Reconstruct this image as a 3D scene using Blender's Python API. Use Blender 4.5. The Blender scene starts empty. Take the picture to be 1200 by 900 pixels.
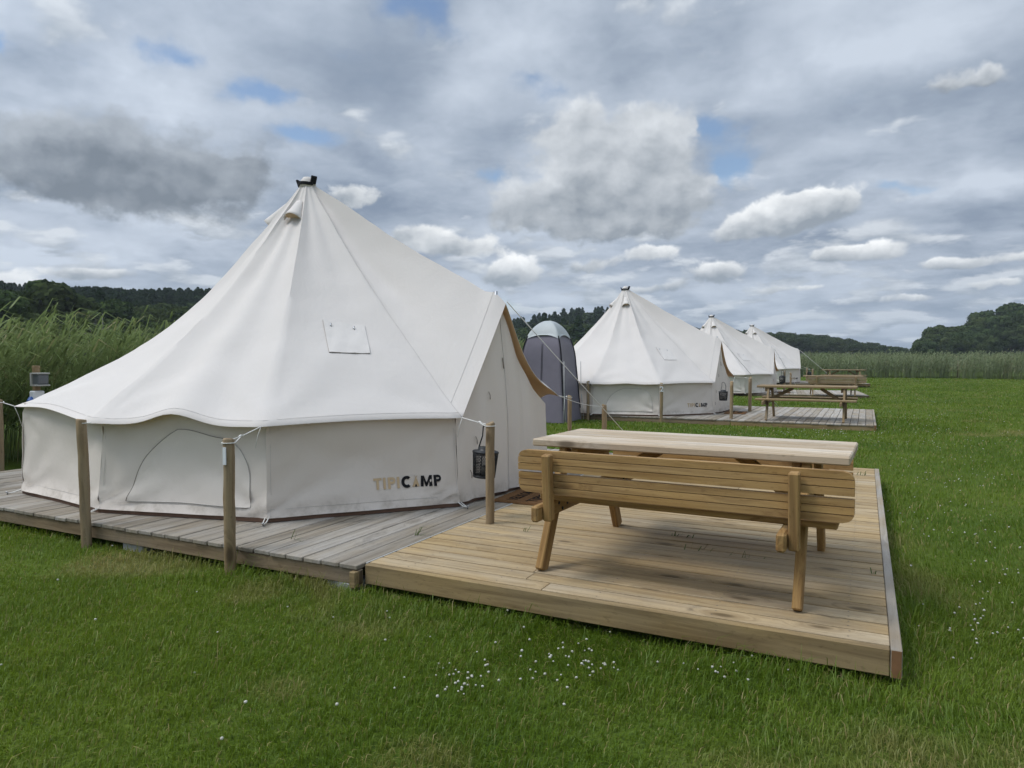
import bpy, bmesh, math, random
import numpy as np
from mathutils import Vector, Matrix, noise as mnoise

rnd = random.Random(7)
rng = np.random.default_rng(11)
R = math.radians
PI = math.pi
scene = bpy.context.scene
COL = scene.collection

# ------------------------------------------------------------------ camera
CAM_H = 1.43
cam_d = bpy.data.cameras.new('camera')
cam_d.sensor_width = 36.0
cam_d.lens = 825.0 / 1200.0 * 36.0
cam_d.clip_start = 0.05
cam_d.clip_end = 5000
cam = bpy.data.objects.new('camera', cam_d)
COL.objects.link(cam)
cam.location = (0, 0, CAM_H)
cam.rotation_euler = (R(90) - math.atan(28 / 825), 0, R(27.4))
scene.camera = cam

# ------------------------------------------------------------------ sky and sun
SUN_EL, SUN_AZ = R(56), R(236)          # azimuth clockwise from +Y
world = bpy.data.worlds.new('World')
scene.world = world
world.use_nodes = True
wt = world.node_tree
wt.nodes.clear()


class NG:
    """tiny node-graph helper"""
    def __init__(self, tree):
        self.t = tree

    def new(self, typ, **kw):
        n = self.t.nodes.new(typ)
        for k, v in kw.items():
            setattr(n, k, v)
        return n

    def put(self, sock, v):
        if hasattr(v, 'is_linked') or isinstance(v, bpy.types.NodeSocket):
            self.t.links.new(v, sock)
        else:
            if isinstance(v, (tuple, list)) and len(v) == 3 and sock.type == 'RGBA':
                v = (*v, 1)
            sock.default_value = v

    def m(self, op, a, b=None, c=None, clamp=False):
        n = self.new('ShaderNodeMath', operation=op, use_clamp=clamp)
        self.put(n.inputs[0], a)
        if b is not None:
            self.put(n.inputs[1], b)
        if c is not None:
            self.put(n.inputs[2], c)
        return n.outputs[0]

    def v(self, op, a, b=None):
        n = self.new('ShaderNodeVectorMath', operation=op)
        self.put(n.inputs[0], a)
        if b is not None:
            self.put(n.inputs['Scale' if op == 'SCALE' else 1], b)
        return n.outputs['Value' if op in ('DOT_PRODUCT', 'LENGTH') else 0]

    def sep(self, a):
        n = self.new('ShaderNodeSeparateXYZ')
        self.put(n.inputs[0], a)
        return n.outputs

    def comb(self, x, y, z):
        n = self.new('ShaderNodeCombineXYZ')
        for s, q in zip(n.inputs, (x, y, z)):
            self.put(s, q)
        return n.outputs[0]

    def noise(self, vec, scale, detail=4, rough=.5, dist=0.0, color=False):
        n = self.new('ShaderNodeTexNoise')
        self.put(n.inputs['Vector'], vec)
        self.put(n.inputs['Scale'], scale)
        self.put(n.inputs['Detail'], detail)
        self.put(n.inputs['Roughness'], rough)
        self.put(n.inputs['Distortion'], dist)
        return n.outputs['Color' if color else 0]

    def ss(self, x, lo, hi):
        n = self.new('ShaderNodeMapRange', interpolation_type='SMOOTHSTEP', clamp=True)
        self.put(n.inputs['Value'], x)
        self.put(n.inputs['From Min'], lo)
        self.put(n.inputs['From Max'], hi)
        return n.outputs[0]

    def mix(self, f, a, b, blend='MIX'):
        n = self.new('ShaderNodeMix', data_type='RGBA', blend_type=blend, clamp_factor=True)
        self.put(n.inputs[0], f)
        self.put(n.inputs[6], a)
        self.put(n.inputs[7], b)
        return n.outputs[2]


def build_sky():
    g = NG(wt)
    d = g.new('ShaderNodeTexCoord').outputs['Generated']
    x, y, z = g.sep(d)
    zc = g.m('MAXIMUM', z, 0.0)
    inv = g.m('DIVIDE', 1.0, g.m('ADD', zc, 0.20))
    P = g.comb(g.m('MULTIPLY', x, inv), g.m('MULTIPLY', y, inv), 0.0)
    az = g.m('ARCTAN2', x, y)                       # radians, clockwise from +Y
    el = g.m('ARCSINE', z)
    wcol = g.noise(P, 4.0, 4, .6, 0, True)
    w = g.v('SUBTRACT', wcol, (.5, .5, .5))
    # --- veil of high grey cloud
    veil = g.noise(g.v('ADD', P, g.v('SCALE', w, .16)), 1.15, 6, .52)
    veil2 = g.noise(g.v('ADD', g.v('ADD', P, g.v('SCALE', w, .10)), (13.1, 4.7, 2.0)), 3.2, 6, .54)
    tex = g.m('ADD', g.m('MULTIPLY', veil, .62), g.m('MULTIPLY', veil2, .38))
    # --- clouds with a place of their own, as (azimuth, elevation, half width, half height) in degrees
    def px(X, Y, w_, h_):
        a = math.degrees(math.atan((X - 600) / 825)) - 27.4
        e = math.degrees(math.atan((422 - Y) / 825 * math.cos(R(a + 27.4))))
        k = 57.3 / 825 * math.cos(R(a + 27.4)) ** 2
        return (a, e, w_ * k, h_ * k)
    A = g.comb(az, g.m('MULTIPLY', el, 1.25), 0.0)
    wA = g.v('SUBTRACT', g.noise(A, 9.0, 5, .6, 0, True), (.5, .5, .5))
    AE = g.comb(az, el, 0.0)

    def total(lst, warp, vertical=False, sy=1.0):
        """sum of soft spots on a copy of the sky directions pushed about by noise (warp in degrees)"""
        Q = g.v('ADD', AE, g.v('MULTIPLY', wA, (R(warp) * 2, R(warp) * 1.3 * sy, 0.0)))
        s = l = None
        for (a0, e0, wa, he), wgt in lst:
            n = g.new('ShaderNodeVectorMath', operation='MULTIPLY_ADD')
            g.put(n.inputs[0], Q)
            n.inputs[1].default_value = (1 / R(wa), 1 / R(he), 0)
            n.inputs[2].default_value = (-a0 / wa, -e0 / he, 0)
            v = n.outputs[0]
            e = g.m('POWER', math.exp(-1), g.v('DOT_PRODUCT', v, v))
            s = g.m('MULTIPLY', e, wgt) if s is None else g.m('MULTIPLY_ADD', e, wgt, s)
            if vertical:
                q = g.m('MULTIPLY', g.sep(v)[1], g.m('MULTIPLY', e, wgt))
                l = q if l is None else g.m('ADD', l, q)
        return (s, g.m('DIVIDE', l, g.m('ADD', s, .05))) if vertical else s
    hole = total([(px(530, 46, 40, 14), .35), (px(640, 110, 26, 10), .4), (px(852, 192, 36, 28), 1.1), (px(836, 145, 30, 14), .8), (px(312, 110, 50, 13), 1.0), (px(212, 66, 40, 18), .75), (px(360, 162, 46, 11), .9),
                  (px(485, 14, 42, 22), .9), (px(1050, 222, 44, 9), .7), (px(5, 55, 26, 16), .9), (px(585, 205, 36, 9), .7), (px(620, 90, 30, 12), .5),
                  (px(1420, 60, 90, 30), .9), (px(-150, 30, 90, 30), .9), (px(730, 300, 50, 10), .4), (px(600, 355, 60, 14), .4)], 2.6)
    bright = total([(px(195, 120, 150, 40), .75), (px(330, 40, 120, 40), .35), (px(600, 60, 70, 50), .7), (px(60, 303, 150, 13), .75), (px(560, 110, 60, 26), .4),
                    (px(880, 110, 220, 36), .38), (px(420, 150, 90, 26), .4), (px(960, 90, 160, 40), .3), (px(1130, 215, 120, 14), .45), (px(1190, 20, 160, 30), .25)], 4.0)
    grey = total([(px(1120, 165, 160, 26), .5), (px(430, 215, 150, 40), .45), (px(820, 60, 200, 40), .25), (px(80, 75, 60, 26), .35), (px(1100, 255, 200, 26), .35)], 4.0)
    # veil brightness: lighter patches, greyer folds
    vb = g.m('ADD', g.ss(tex, .33, .67), g.m('MULTIPLY', bright, .62))
    vb = g.m('SUBTRACT', vb, g.m('MULTIPLY', grey, .55), clamp=True)
    vcol = g.mix(vb, (.200, .252, .332), (.505, .565, .650))
    # --- low stratocumulus: one field sampled twice for a lit upper side and a grey base
    def field(Q, shift):
        q = g.v('ADD', Q, (5.3 + shift[0], 2.2 + shift[1], shift[2]))
        return g.noise(g.v('ADD', q, g.v('SCALE', w, .07)), 3.5, 7, .54)
    n_here = field(P, (0, 0, 0))
    # towards the zenith from here = towards the origin of the cloud plane
    n_up = field(g.v('SCALE', P, .955), (0, 0, 0))
    low = g.m('SUBTRACT', 1.0, g.ss(el, R(4), R(15)))
    dens = g.m('ADD', n_here, g.m('MULTIPLY', low, .115))
    cov = g.ss(dens, .585, .70)
    relief = g.m('MULTIPLY', g.m('SUBTRACT', n_here, n_up), 3.4)
    light = g.m('ADD', .46, relief, clamp=True)
    light = g.m('SUBTRACT', light, g.m('MULTIPLY', g.ss(dens, .62, .9), .16), clamp=True)
    ccol = g.mix(light, (.225, .272, .330), (.60, .64, .685))
    col = g.mix(g.m('MULTIPLY', cov, .80), vcol, ccol)
    # --- heaped clouds and the dark bank, billowing in their own right
    nA = g.noise(g.v('ADD', A, g.v('SCALE', wA, .035)), 17.0, 7, .57)
    Aw = g.v('ADD', A, g.v('SCALE', wA, .045))
    nC = g.noise(Aw, 10.5, 5, .50)
    nD = g.noise(g.v('ADD', Aw, (-.010, .020, 0.0)), 10.5, 5, .50)
    rel = g.m('MULTIPLY', g.m('SUBTRACT', nC, nD), 2.6)

    def heap(lst, lo, hi, base, top, bias, vert, soft, warp=.45, k=.95, rk=1.0, amp=1.35):
        s, l = total(lst, warp, True)
        f = g.m('ADD', s, g.m('MULTIPLY', g.m('MULTIPLY', g.m('SUBTRACT', nA, .5), amp), g.ss(s, .02, .34)))
        c = g.ss(f, lo, hi)
        lt = g.m('ADD', g.m('ADD', bias, g.m('MULTIPLY', l, vert)), g.m('MULTIPLY', rel, rk))
        lt = g.m('SUBTRACT', lt, g.m('MULTIPLY', g.ss(f, hi, hi + .9), soft), clamp=True)
        return g.m('MULTIPLY', c, k), g.mix(lt, base, top)
    c1, k1 = heap([(px(150, 198, 150, 52), 1.25), (px(60, 185, 110, 50), .8), (px(260, 200, 60, 40), .8), (px(150, 245, 90, 20), .6), (px(-260, 120, 200, 70), 1.0), (px(1500, 150, 200, 60), 1.0)],
                  .16, .95, (.150, .180, .215), (.42, .46, .51), .32, .26, .10, 5.0, .92, .7, 1.8)
    col = g.mix(c1, col, k1)
    c2, k2 = heap([(px(680, 165, 50, 40), .95), (px(770, 170, 44, 44), 1.0), (px(640, 232, 60, 28), .95), (px(725, 225, 70, 40), 1.0), (px(790, 235, 48, 26), .8), (px(690, 265, 90, 16), .7), (px(1135, 95, 44, 14), .8), (px(1100, 112, 30, 9), .7)],
                  .16, .70, (.215, .250, .290), (.74, .77, .80), .40, .40, .10, 3.6, .92, .6, 2.0)
    col = g.mix(c2, col, k2)
    c3, k3 = heap([(px(955, 240, 50, 22), 1.25), (px(895, 256, 42, 20), 1.1), (px(860, 272, 36, 14), .8), (px(1015, 293, 44, 13), 1.15), (px(970, 300, 26, 8), .7), (px(600, 319, 30, 16), 1.25),
                   (px(838, 320, 34, 14), 1.1), (px(1110, 309, 44, 9), 1.0), (px(1190, 305, 40, 12), .8), (px(510, 278, 46, 15), .9), (px(760, 299, 44, 11), .8), (px(420, 232, 44, 20), .6),
                   (px(18, 335, 40, 20), 1.0), (px(110, 322, 56, 9), .9), (px(560, 290, 36, 12), .7), (px(690, 310, 40, 9), .6), (px(1070, 350, 40, 6), .8), (px(930, 340, 50, 6), .6),
                   (px(1160, 335, 40, 6), .7), (px(760, 340, 40, 7), .7), (px(1420, 260, 120, 30), 1.1), (px(-220, 290, 120, 26), 1.1)],
                  .28, .62, (.260, .300, .345), (.86, .88, .89), .46, .44, .08, 1.5, .95, .8, 1.9)
    col = g.mix(c3, col, k3)
    cov = g.m('MAXIMUM', g.m('MAXIMUM', c1, c2), c3)
    # horizon: paler and bluer
    hz = g.m('SUBTRACT', 1.0, g.ss(el, R(0.5), R(9)))
    col = g.mix(g.m('MULTIPLY', hz, .34), col, (.34, .42, .51))
    # the sun's glow behind the cloud; unseen sky overhead brightened to add light
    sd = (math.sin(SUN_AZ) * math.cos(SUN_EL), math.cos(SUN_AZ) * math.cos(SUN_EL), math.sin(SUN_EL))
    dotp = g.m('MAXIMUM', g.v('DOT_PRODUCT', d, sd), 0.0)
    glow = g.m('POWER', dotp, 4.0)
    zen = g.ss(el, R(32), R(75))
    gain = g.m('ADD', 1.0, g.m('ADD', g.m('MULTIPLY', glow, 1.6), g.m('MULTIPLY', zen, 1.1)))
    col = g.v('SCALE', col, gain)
    gaps = g.m('ADD', g.m('MULTIPLY', hole, 1.15), g.m('MULTIPLY', g.m('SUBTRACT', nA, .52), 1.5))
    gaps = g.m('SUBTRACT', g.m('SUBTRACT', gaps, g.m('MULTIPLY', cov, .8)), g.m('MULTIPLY', g.m('SUBTRACT', tex, .45), 1.2))
    gap = g.m('MULTIPLY', g.ss(gaps, .15, 1.0), .95)
    sky = g.new('ShaderNodeTexSky', sky_type='NISHITA')
    sky.sun_disc = False
    sky.sun_elevation = SUN_EL
    sky.sun_rotation = SUN_AZ
    sky.air_density = 1.0
    sky.dust_density = .6
    b1 = g.new('ShaderNodeBackground')
    g.put(b1.inputs[0], sky.outputs[0])
    b1.inputs[1].default_value = .11
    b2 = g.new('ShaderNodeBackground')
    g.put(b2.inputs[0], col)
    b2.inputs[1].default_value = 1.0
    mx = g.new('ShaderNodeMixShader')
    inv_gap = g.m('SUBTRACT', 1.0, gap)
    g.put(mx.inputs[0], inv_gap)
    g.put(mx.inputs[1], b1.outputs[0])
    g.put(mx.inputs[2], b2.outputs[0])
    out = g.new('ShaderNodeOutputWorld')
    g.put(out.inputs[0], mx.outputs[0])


build_sky()
world.cycles.sampling_method = 'NONE'

sun_d = bpy.data.lights.new('sun', 'SUN')
sun_d.energy = 1.5
sun_d.angle = R(20)
sun_d.color = (1.0, .965, .92)
sun = bpy.data.objects.new('sun', sun_d)
COL.objects.link(sun)
sun.rotation_euler = Vector((-math.sin(SUN_AZ) * math.cos(SUN_EL), -math.cos(SUN_AZ) * math.cos(SUN_EL), -math.sin(SUN_EL))).to_track_quat('-Z', 'Y').to_euler()

scene.view_settings.view_transform = 'Standard'
scene.view_settings.look = 'None'
scene.view_settings.exposure = 0.28
scene.view_settings.gamma = 1.0
scene.view_settings.use_curve_mapping = False
scene.cycles.max_bounces = 5
scene.cycles.diffuse_bounces = 2
scene.cycles.transmission_bounces = 4
scene.cycles.transparent_max_bounces = 8
scene.cycles.caustics_reflective = False
scene.cycles.caustics_refractive = False
scene.cycles.use_denoising = True

# ------------------------------------------------------------------ helpers
MATS = {}


def material(name):
    m = bpy.data.materials.new(name)
    m.use_nodes = True
    t = m.node_tree
    t.nodes.clear()
    return m, NG(t)


def finish(g, bsdf, bump=None):
    out = g.new('ShaderNodeOutputMaterial')
    g.put(out.inputs[0], bsdf)


def principled(g, col, rough=.7, spec=.3, normal=None, metal=0.0):
    b = g.new('ShaderNodeBsdfPrincipled')
    g.put(b.inputs['Base Color'], col)
    g.put(b.inputs['Roughness'], rough)
    g.put(b.inputs['Specular IOR Level'], spec)
    g.put(b.inputs['Metallic'], metal)
    if normal is not None:
        g.put(b.inputs['Normal'], normal)
    return b.outputs[0]


def bump(g, h, strength=.3, dist=.01):
    n = g.new('ShaderNodeBump')
    n.inputs['Strength'].default_value = strength
    n.inputs['Distance'].default_value = dist
    g.put(n.inputs['Height'], h)
    return n.outputs[0]


def plain(name, col, rough=.6, spec=.3, metal=0.0, var=.12, scale=8.0):
    if name in MATS:
        return MATS[name]
    m, g = material(name)
    co = g.new('ShaderNodeTexCoord').outputs['Object']
    n = g.noise(co, scale, 5, .6)
    c = g.mix(n, tuple(v * (1 - var) for v in col), tuple(min(1, v * (1 + var)) for v in col))
    finish(g, principled(g, c, rough, spec, bump(g, n, .15, .005), metal))
    MATS[name] = m
    return m


def wood(name, axis, light, dark, grey, greyness, knots=.6, grooves=None, stain=0.0):
    """planed timber; the grain runs along `axis`, every board (mesh island) has its own tone"""
    key = (name, axis)
    if key in MATS:
        return MATS[key]
    m, g = material(name)
    co = g.new('ShaderNodeTexCoord').outputs['Object']
    geo = g.new('ShaderNodeNewGeometry')
    isl = geo.outputs['Random Per Island']
    oi = g.new('ShaderNodeObjectInfo').outputs['Random']
    x, y, z = g.sep(co)
    order = {'x': (x, y, z), 'y': (y, x, z), 'z': (z, x, y)}[axis]
    shift = g.m('ADD', g.m('MULTIPLY', isl, 37.0), g.m('MULTIPLY', oi, 19.0))
    L = g.comb(g.m('ADD', order[0], shift), g.m('ADD', order[1], shift), g.m('ADD', order[2], g.m('MULTIPLY', isl, 11.0)))
    # knots: sparse oval spots that also bend the grain around them
    vor = g.new('ShaderNodeTexVoronoi', feature='F1')
    g.put(vor.inputs['Vector'], g.v('MULTIPLY', L, (2.4, 6.0, 6.0)))
    vor.inputs['Scale'].default_value = 1.0
    vor.inputs['Randomness'].default_value = 1.0
    kd = vor.outputs['Distance']
    kr = g.sep(vor.outputs['Color'])[0]
    kmask = g.m('GREATER_THAN', kr, 1.0 - knots * .5)
    knot = g.m('MULTIPLY', kmask, g.m('SUBTRACT', 1.0, g.ss(kd, .07, .20)))
    halo = g.m('MULTIPLY', kmask, g.m('SUBTRACT', 1.0, g.ss(kd, .10, .48)))
    gs = g.v('MULTIPLY', L, (1.3, 24.0, 24.0))
    gw = g.v('ADD', gs, g.comb(0.0, g.m('MULTIPLY', halo, 2.0), g.m('MULTIPLY', halo, 2.0)))
    grain = g.noise(gw, 1.0, 5, .62, .5)
    fine = g.noise(g.v('MULTIPLY', L, (5.0, 150.0, 150.0)), 1.0, 3, .6)
    speck = g.noise(g.v('MULTIPLY', L, (22.0, 60.0, 60.0)), 1.0, 3, .65)
    blotch = g.noise(g.v('MULTIPLY', L, (1.6, 4.0, 4.0)), 1.0, 4, .6)
    f = g.m('ADD', g.m('MULTIPLY', g.ss(grain, .35, .7), .7), g.m('MULTIPLY', fine, .3))
    col = g.mix(f, light, dark)
    gfac = g.m('MULTIPLY', g.m('ADD', g.ss(blotch, .3, .7), g.m('MULTIPLY', g.m('SUBTRACT', isl, .5), .8)), greyness, clamp=True)
    gcol = g.mix(f, tuple(v * 1.15 for v in grey), tuple(v * .68 for v in grey))
    col = g.mix(gfac, col, gcol)
    col = g.mix(g.m('MULTIPLY', g.ss(speck, .56, .74), .38), col, tuple(v * .55 for v in dark))
    tone = g.m('ADD', .84, g.m('MULTIPLY', isl, .32))
    col = g.v('SCALE', col, tone)
    col = g.mix(g.m('MULTIPLY', halo, .35), col, tuple(v * .75 for v in dark))
    col = g.mix(g.m('MULTIPLY', knot, .75), col, tuple(v * .32 for v in dark))
    if stain:
        wx = geo.outputs['Position']
        sn = g.noise(wx, 1.7, 6, .65, .6)
        sp = g.ss(sn, .60, .74)
        col = g.mix(g.m('MULTIPLY', sp, stain), col, (.055, .05, .042))
        sn2 = g.noise(g.v('ADD', wx, (9, 2, 4)), .8, 4, .6)
        col = g.mix(g.m('MULTIPLY', g.ss(sn2, .46, .7), stain * .45), col, tuple(v * .62 for v in grey))
    h = g.m('ADD', g.m('MULTIPLY', grain, .6), g.m('MULTIPLY', fine, .4))
    finish(g, principled(g, col, .72, .22, bump(g, h, .35, .004)))
    MATS[key] = m
    return m


def np_mesh(name, verts, faces, smooth=False):
    """verts (n,3); faces (m,k) with one k, or a list of lists"""
    me = bpy.data.meshes.new(name)
    verts = np.asarray(verts, np.float32)
    if isinstance(faces, np.ndarray):
        m_, k = faces.shape
        me.vertices.add(len(verts))
        me.vertices.foreach_set('co', verts.ravel())
        me.loops.add(m_ * k)
        me.loops.foreach_set('vertex_index', faces.astype(np.int32).ravel())
        me.polygons.add(m_)
        me.polygons.foreach_set('loop_start', np.arange(0, m_ * k, k, dtype=np.int32))
        me.polygons.foreach_set('loop_total', np.full(m_, k, np.int32))
        me.update(calc_edges=True)
    else:
        me.from_pydata([tuple(map(float, v)) for v in verts], [], [tuple(f) for f in faces])
        me.update()
    if smooth:
        me.polygons.foreach_set('use_smooth', np.ones(len(me.polygons), bool))
    return me


class MB:
    """collects simple solids into one mesh"""
    def __init__(self):
        self.v = []
        self.f = []
        self.mi = []

    def add(self, verts, faces, mi=0):
        o = len(self.v)
        self.v += [tuple(map(float, q)) for q in verts]
        self.f += [tuple(o + i for i in q) for q in faces]
        self.mi += [mi] * len(faces)
        return self

    def box(self, x0, x1, y0, y1, z0, z1, b=.004, mat=None, mi=0):
        """box with chamfered edges"""
        c = [(x0 + x1) / 2, (y0 + y1) / 2, (z0 + z1) / 2]
        h = [abs(x1 - x0) / 2, abs(y1 - y0) / 2, abs(z1 - z0) / 2]
        b = min(b, *(q * .45 for q in h))
        vs, idx = [], {}
        for sx in (-1, 1):
            for sy in (-1, 1):
                for sz in (-1, 1):
                    for a in range(3):
                        s = (sx, sy, sz)
                        p = [c[i] + s[i] * (h[i] - (0 if i == a else b)) for i in range(3)]
                        idx[(sx, sy, sz, a)] = len(vs)
                        vs.append(p)
        fs = []
        for a in range(3):
            u, w = (a + 1) % 3, (a + 2) % 3
            for s in (-1, 1):
                ring = []
                for su, sw in ((-1, -1), (1, -1), (1, 1), (-1, 1)):
                    k = [0, 0, 0]
                    k[a], k[u], k[w] = s, su, sw
                    ring.append(idx[(*k, a)])
                fs.append(ring if s > 0 else ring[::-1])
        for a in range(3):                                    # edge chamfers along axis a
            u, w = (a + 1) % 3, (a + 2) % 3
            for su in (-1, 1):
                for sw in (-1, 1):
                    def kk(sa, ax):
                        k = [0, 0, 0]
                        k[a], k[u], k[w] = sa, su, sw
                        return idx[(*k, ax)]
                    q = [kk(-1, u), kk(1, u), kk(1, w), kk(-1, w)]
                    fs.append(q if su * sw > 0 else q[::-1])
        for sx in (-1, 1):
            for sy in (-1, 1):
                for sz in (-1, 1):
                    q = [idx[(sx, sy, sz, a)] for a in range(3)]
                    fs.append(q if sx * sy * sz > 0 else q[::-1])
        if mat is not None:
            vs = [tuple(mat @ Vector(p)) for p in vs]
        return self.add(vs, fs, mi)

    def tube(self, pts, r, n=8, mi=0, cap=True):
        pts = [Vector(p) for p in pts]
        rs = r if isinstance(r, (list, tuple)) else [r] * len(pts)
        vs, fs = [], []
        up = None
        for i, p in enumerate(pts):
            t = (pts[min(i + 1, len(pts) - 1)] - pts[max(i - 1, 0)]).normalized()
            if up is None:
                up = Vector((0, 0, 1)) if abs(t.z) < .9 else Vector((1, 0, 0))
            a = t.cross(up)
            if a.length < 1e-5:
                a = t.orthogonal()
            a.normalize()
            bq = t.cross(a).normalized()
            up = -bq if False else up
            for k in range(n):
                an = 2 * PI * k / n
                vs.append(p + rs[i] * (a * math.cos(an) + bq * math.sin(an)))
        for i in range(len(pts) - 1):
            for k in range(n):
                k2 = (k + 1) % n
                fs.append((i * n + k, i * n + k2, (i + 1) * n + k2, (i + 1) * n + k))
        if cap:
            fs.append(tuple(range(n - 1, -1, -1)))
            fs.append(tuple((len(pts) - 1) * n + k for k in range(n)))
        return self.add(vs, fs, mi)

    def lathe(self, prof, n=16, mi=0, c=(0, 0, 0), cap=True):
        vs, fs = [], []
        for r, z in prof:
            for k in range(n):
                an = 2 * PI * k / n
                vs.append((c[0] + r * math.cos(an), c[1] + r * math.sin(an), c[2] + z))
        for i in range(len(prof) - 1):
            for k in range(n):
                k2 = (k + 1) % n
                fs.append((i * n + k, i * n + k2, (i + 1) * n + k2, (i + 1) * n + k))
        if cap:
            fs.append(tuple(range(n - 1, -1, -1)))
            fs.append(tuple((len(prof) - 1) * n + k for k in range(n)))
        return self.add(vs, fs, mi)

    def mesh(self, name, smooth=False):
        me = np_mesh(name, np.array(self.v, np.float32), self.f, smooth)
        if any(self.mi):
            me.polygons.foreach_set('material_index', np.array(self.mi, np.int32))
        return me


def link(name, me, mats, parent=None, loc=None, rot=None):
    o = bpy.data.objects.new(name, me)
    COL.objects.link(o)
    if me is not None:
        for m in (mats if isinstance(mats, (list, tuple)) else [mats]):
            me.materials.append(m)
    if parent:
        o.parent = parent
    if loc is not None:
        o.location = loc
    if rot is not None:
        o.rotation_euler = rot
    return o


def thing(name, label, cat, loc=(0, 0, 0), rz=0.0, group=None):
    o = bpy.data.objects.new(name, None)
    o.empty_display_size = .2
    COL.objects.link(o)
    o.location = loc
    o.rotation_euler = (0, 0, rz)
    return tag(o, label, cat, group)


def tag(o, label=None, cat=None, group=None, kind=None):
    if label:
        o['label'] = label
    if cat:
        o['category'] = cat
    if group:
        o['group'] = group
    if kind:
        o['kind'] = kind
    return o


def copy_tree(o, parent=None, skip=()):
    c = o.copy()
    COL.objects.link(c)
    c.parent = parent
    for ch in list(o.children):
        if ch.name.split('.')[0] not in skip:
            copy_tree(ch, c, skip)
    return c


def text_mesh(body, size, bold=.0, extrude=0.0):
    cu = bpy.data.curves.new('lettering', 'FONT')
    cu.body = body
    cu.size = size
    cu.offset = bold
    cu.extrude = extrude
    cu.resolution_u = 3
    o = bpy.data.objects.new('lettering', cu)
    COL.objects.link(o)
    dg = bpy.context.evaluated_depsgraph_get()
    me = bpy.data.meshes.new_from_object(o.evaluated_get(dg))
    bpy.data.objects.remove(o)
    vs = [tuple(v.co) for v in me.vertices]
    fs = [tuple(p.vertices) for p in me.polygons]
    bpy.data.meshes.remove(me)
    return vs, fs

# ------------------------------------------------------------------ layout in metres
# four pitches in a row: (tent centre x, y, deck-top height, turn)
PITCH = [(-5.46, 6.03, .18, R(.8)), (-5.81, 18.22, .12, R(.7)), (-6.15, 30.87, .09, R(6.4)), (-6.22, 42.28, .19, R(11.4))]
CY, SY = math.cos(R(27.4)), math.sin(R(27.4))


def cam2world(right, fwd):
    return CY * right - SY * fwd, SY * right + CY * fwd


def local(i, u, v, z=0.0):
    cx, cy, zt, a = PITCH[i]
    return Vector((cx + u * math.cos(a) - v * math.sin(a), cy + u * math.sin(a) + v * math.cos(a), zt + z))


def smooth01(x, a, b):
    t = np.clip((x - a) / (b - a), 0, 1)
    return t * t * (3 - 2 * t)


# skyline of the hills: bearing from the photograph's viewpoint (deg, right +), distance of the ridge, ground height there
RIDGE = [(-75, 200, 15), (-50, 200, 14), (-36, 200, 13.2), (-31, 205, 12.6), (-24, 220, 11.2), (-15, 240, 10.0), (-6, 270, 8.5), (0, 300, 7.5), (3, 300, 11.0),
         (6.5, 300, 12.5), (9, 310, 13.0), (12, 330, 11), (15.5, 345, 9.5), (20, 350, 7.3), (23, 350, 6.4), (26, 350, 4.2), (28.5, 350, 1.6),
         (31, 340, .5), (36, 260, 5.0), (45, 240, 7.0), (75, 240, 7)]
RB = np.array(RIDGE)


def hill_z(x, y):
    right = CY * x + SY * y
    fwd = -SY * x + CY * y
    r = np.hypot(x, y)
    b = np.degrees(np.arctan2(right, fwd))
    rr = np.interp(b, RB[:, 0], RB[:, 1])
    zr = np.interp(b, RB[:, 0], RB[:, 2])
    edge = np.clip((80 - np.abs(b)) / 10, 0, 1)
    return zr * edge * smooth01(r, rr * .58, rr) * (1 - .5 * smooth01(r, rr * 1.15, rr * 1.8))


# ------------------------------------------------------------------ ground
def ground_material():
    m, g = material('lawn')
    co = g.new('ShaderNodeTexCoord').outputs['Object']
    n1 = g.noise(co, .32, 5, .6, .4)
    n2 = g.noise(co, 2.3, 5, .65)
    n3 = g.noise(co, 26.0, 4, .7)
    n4 = g.noise(g.v('ADD', co, (31, 7, 0)), .62, 4, .6, .5)
    c = g.mix(g.ss(n1, .3, .7), (.056, .098, .010), (.114, .158, .022))
    c = g.mix(g.m('MULTIPLY', g.ss(n2, .45, .72), .5), c, (.150, .158, .042))
    c = g.mix(g.m('MULTIPLY', g.ss(n4, .60, .76), .55), c, (.18, .16, .068))
    c = g.mix(g.m('MULTIPLY', g.ss(n3, .42, .70), .55), c, (.034, .058, .013))
    h = g.m('ADD', n3, g.m('MULTIPLY', n2, .6))
    finish(g, principled(g, c, .9, .1, bump(g, h, .8, .05)))
    return m


def lin_grid(x0, x1, y0, y1, nx, ny, zf):
    xs, ys = np.linspace(x0, x1, nx), np.linspace(y0, y1, ny)
    X, Y = np.meshgrid(xs, ys)
    V = np.stack([X.ravel(), Y.ravel(), zf(X, Y).ravel()], 1)
    i = np.arange(nx * ny).reshape(ny, nx)
    F = np.stack([i[:-1, :-1].ravel(), i[:-1, 1:].ravel(), i[1:, 1:].ravel(), i[1:, :-1].ravel()], 1)
    return V, F


lawn_mat = ground_material()
V, F = lin_grid(-700, 700, -700, 700, 281, 281, lambda X, Y: hill_z(X, Y))
tag(link('ground', np_mesh('ground', V, F, True), lawn_mat), kind='structure')


def in_deck(x, y):
    hit = np.zeros(len(x), bool)
    for i, (cx, cy, zt, a) in enumerate(PITCH):
        u = (x - cx) * math.cos(a) + (y - cy) * math.sin(a)
        v = -(x - cx) * math.sin(a) + (y - cy) * math.cos(a)
        hit |= (u > -3.3) & (u < 5.52) & (v > -2.64) & (v < 2.9)
    return hit


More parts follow.
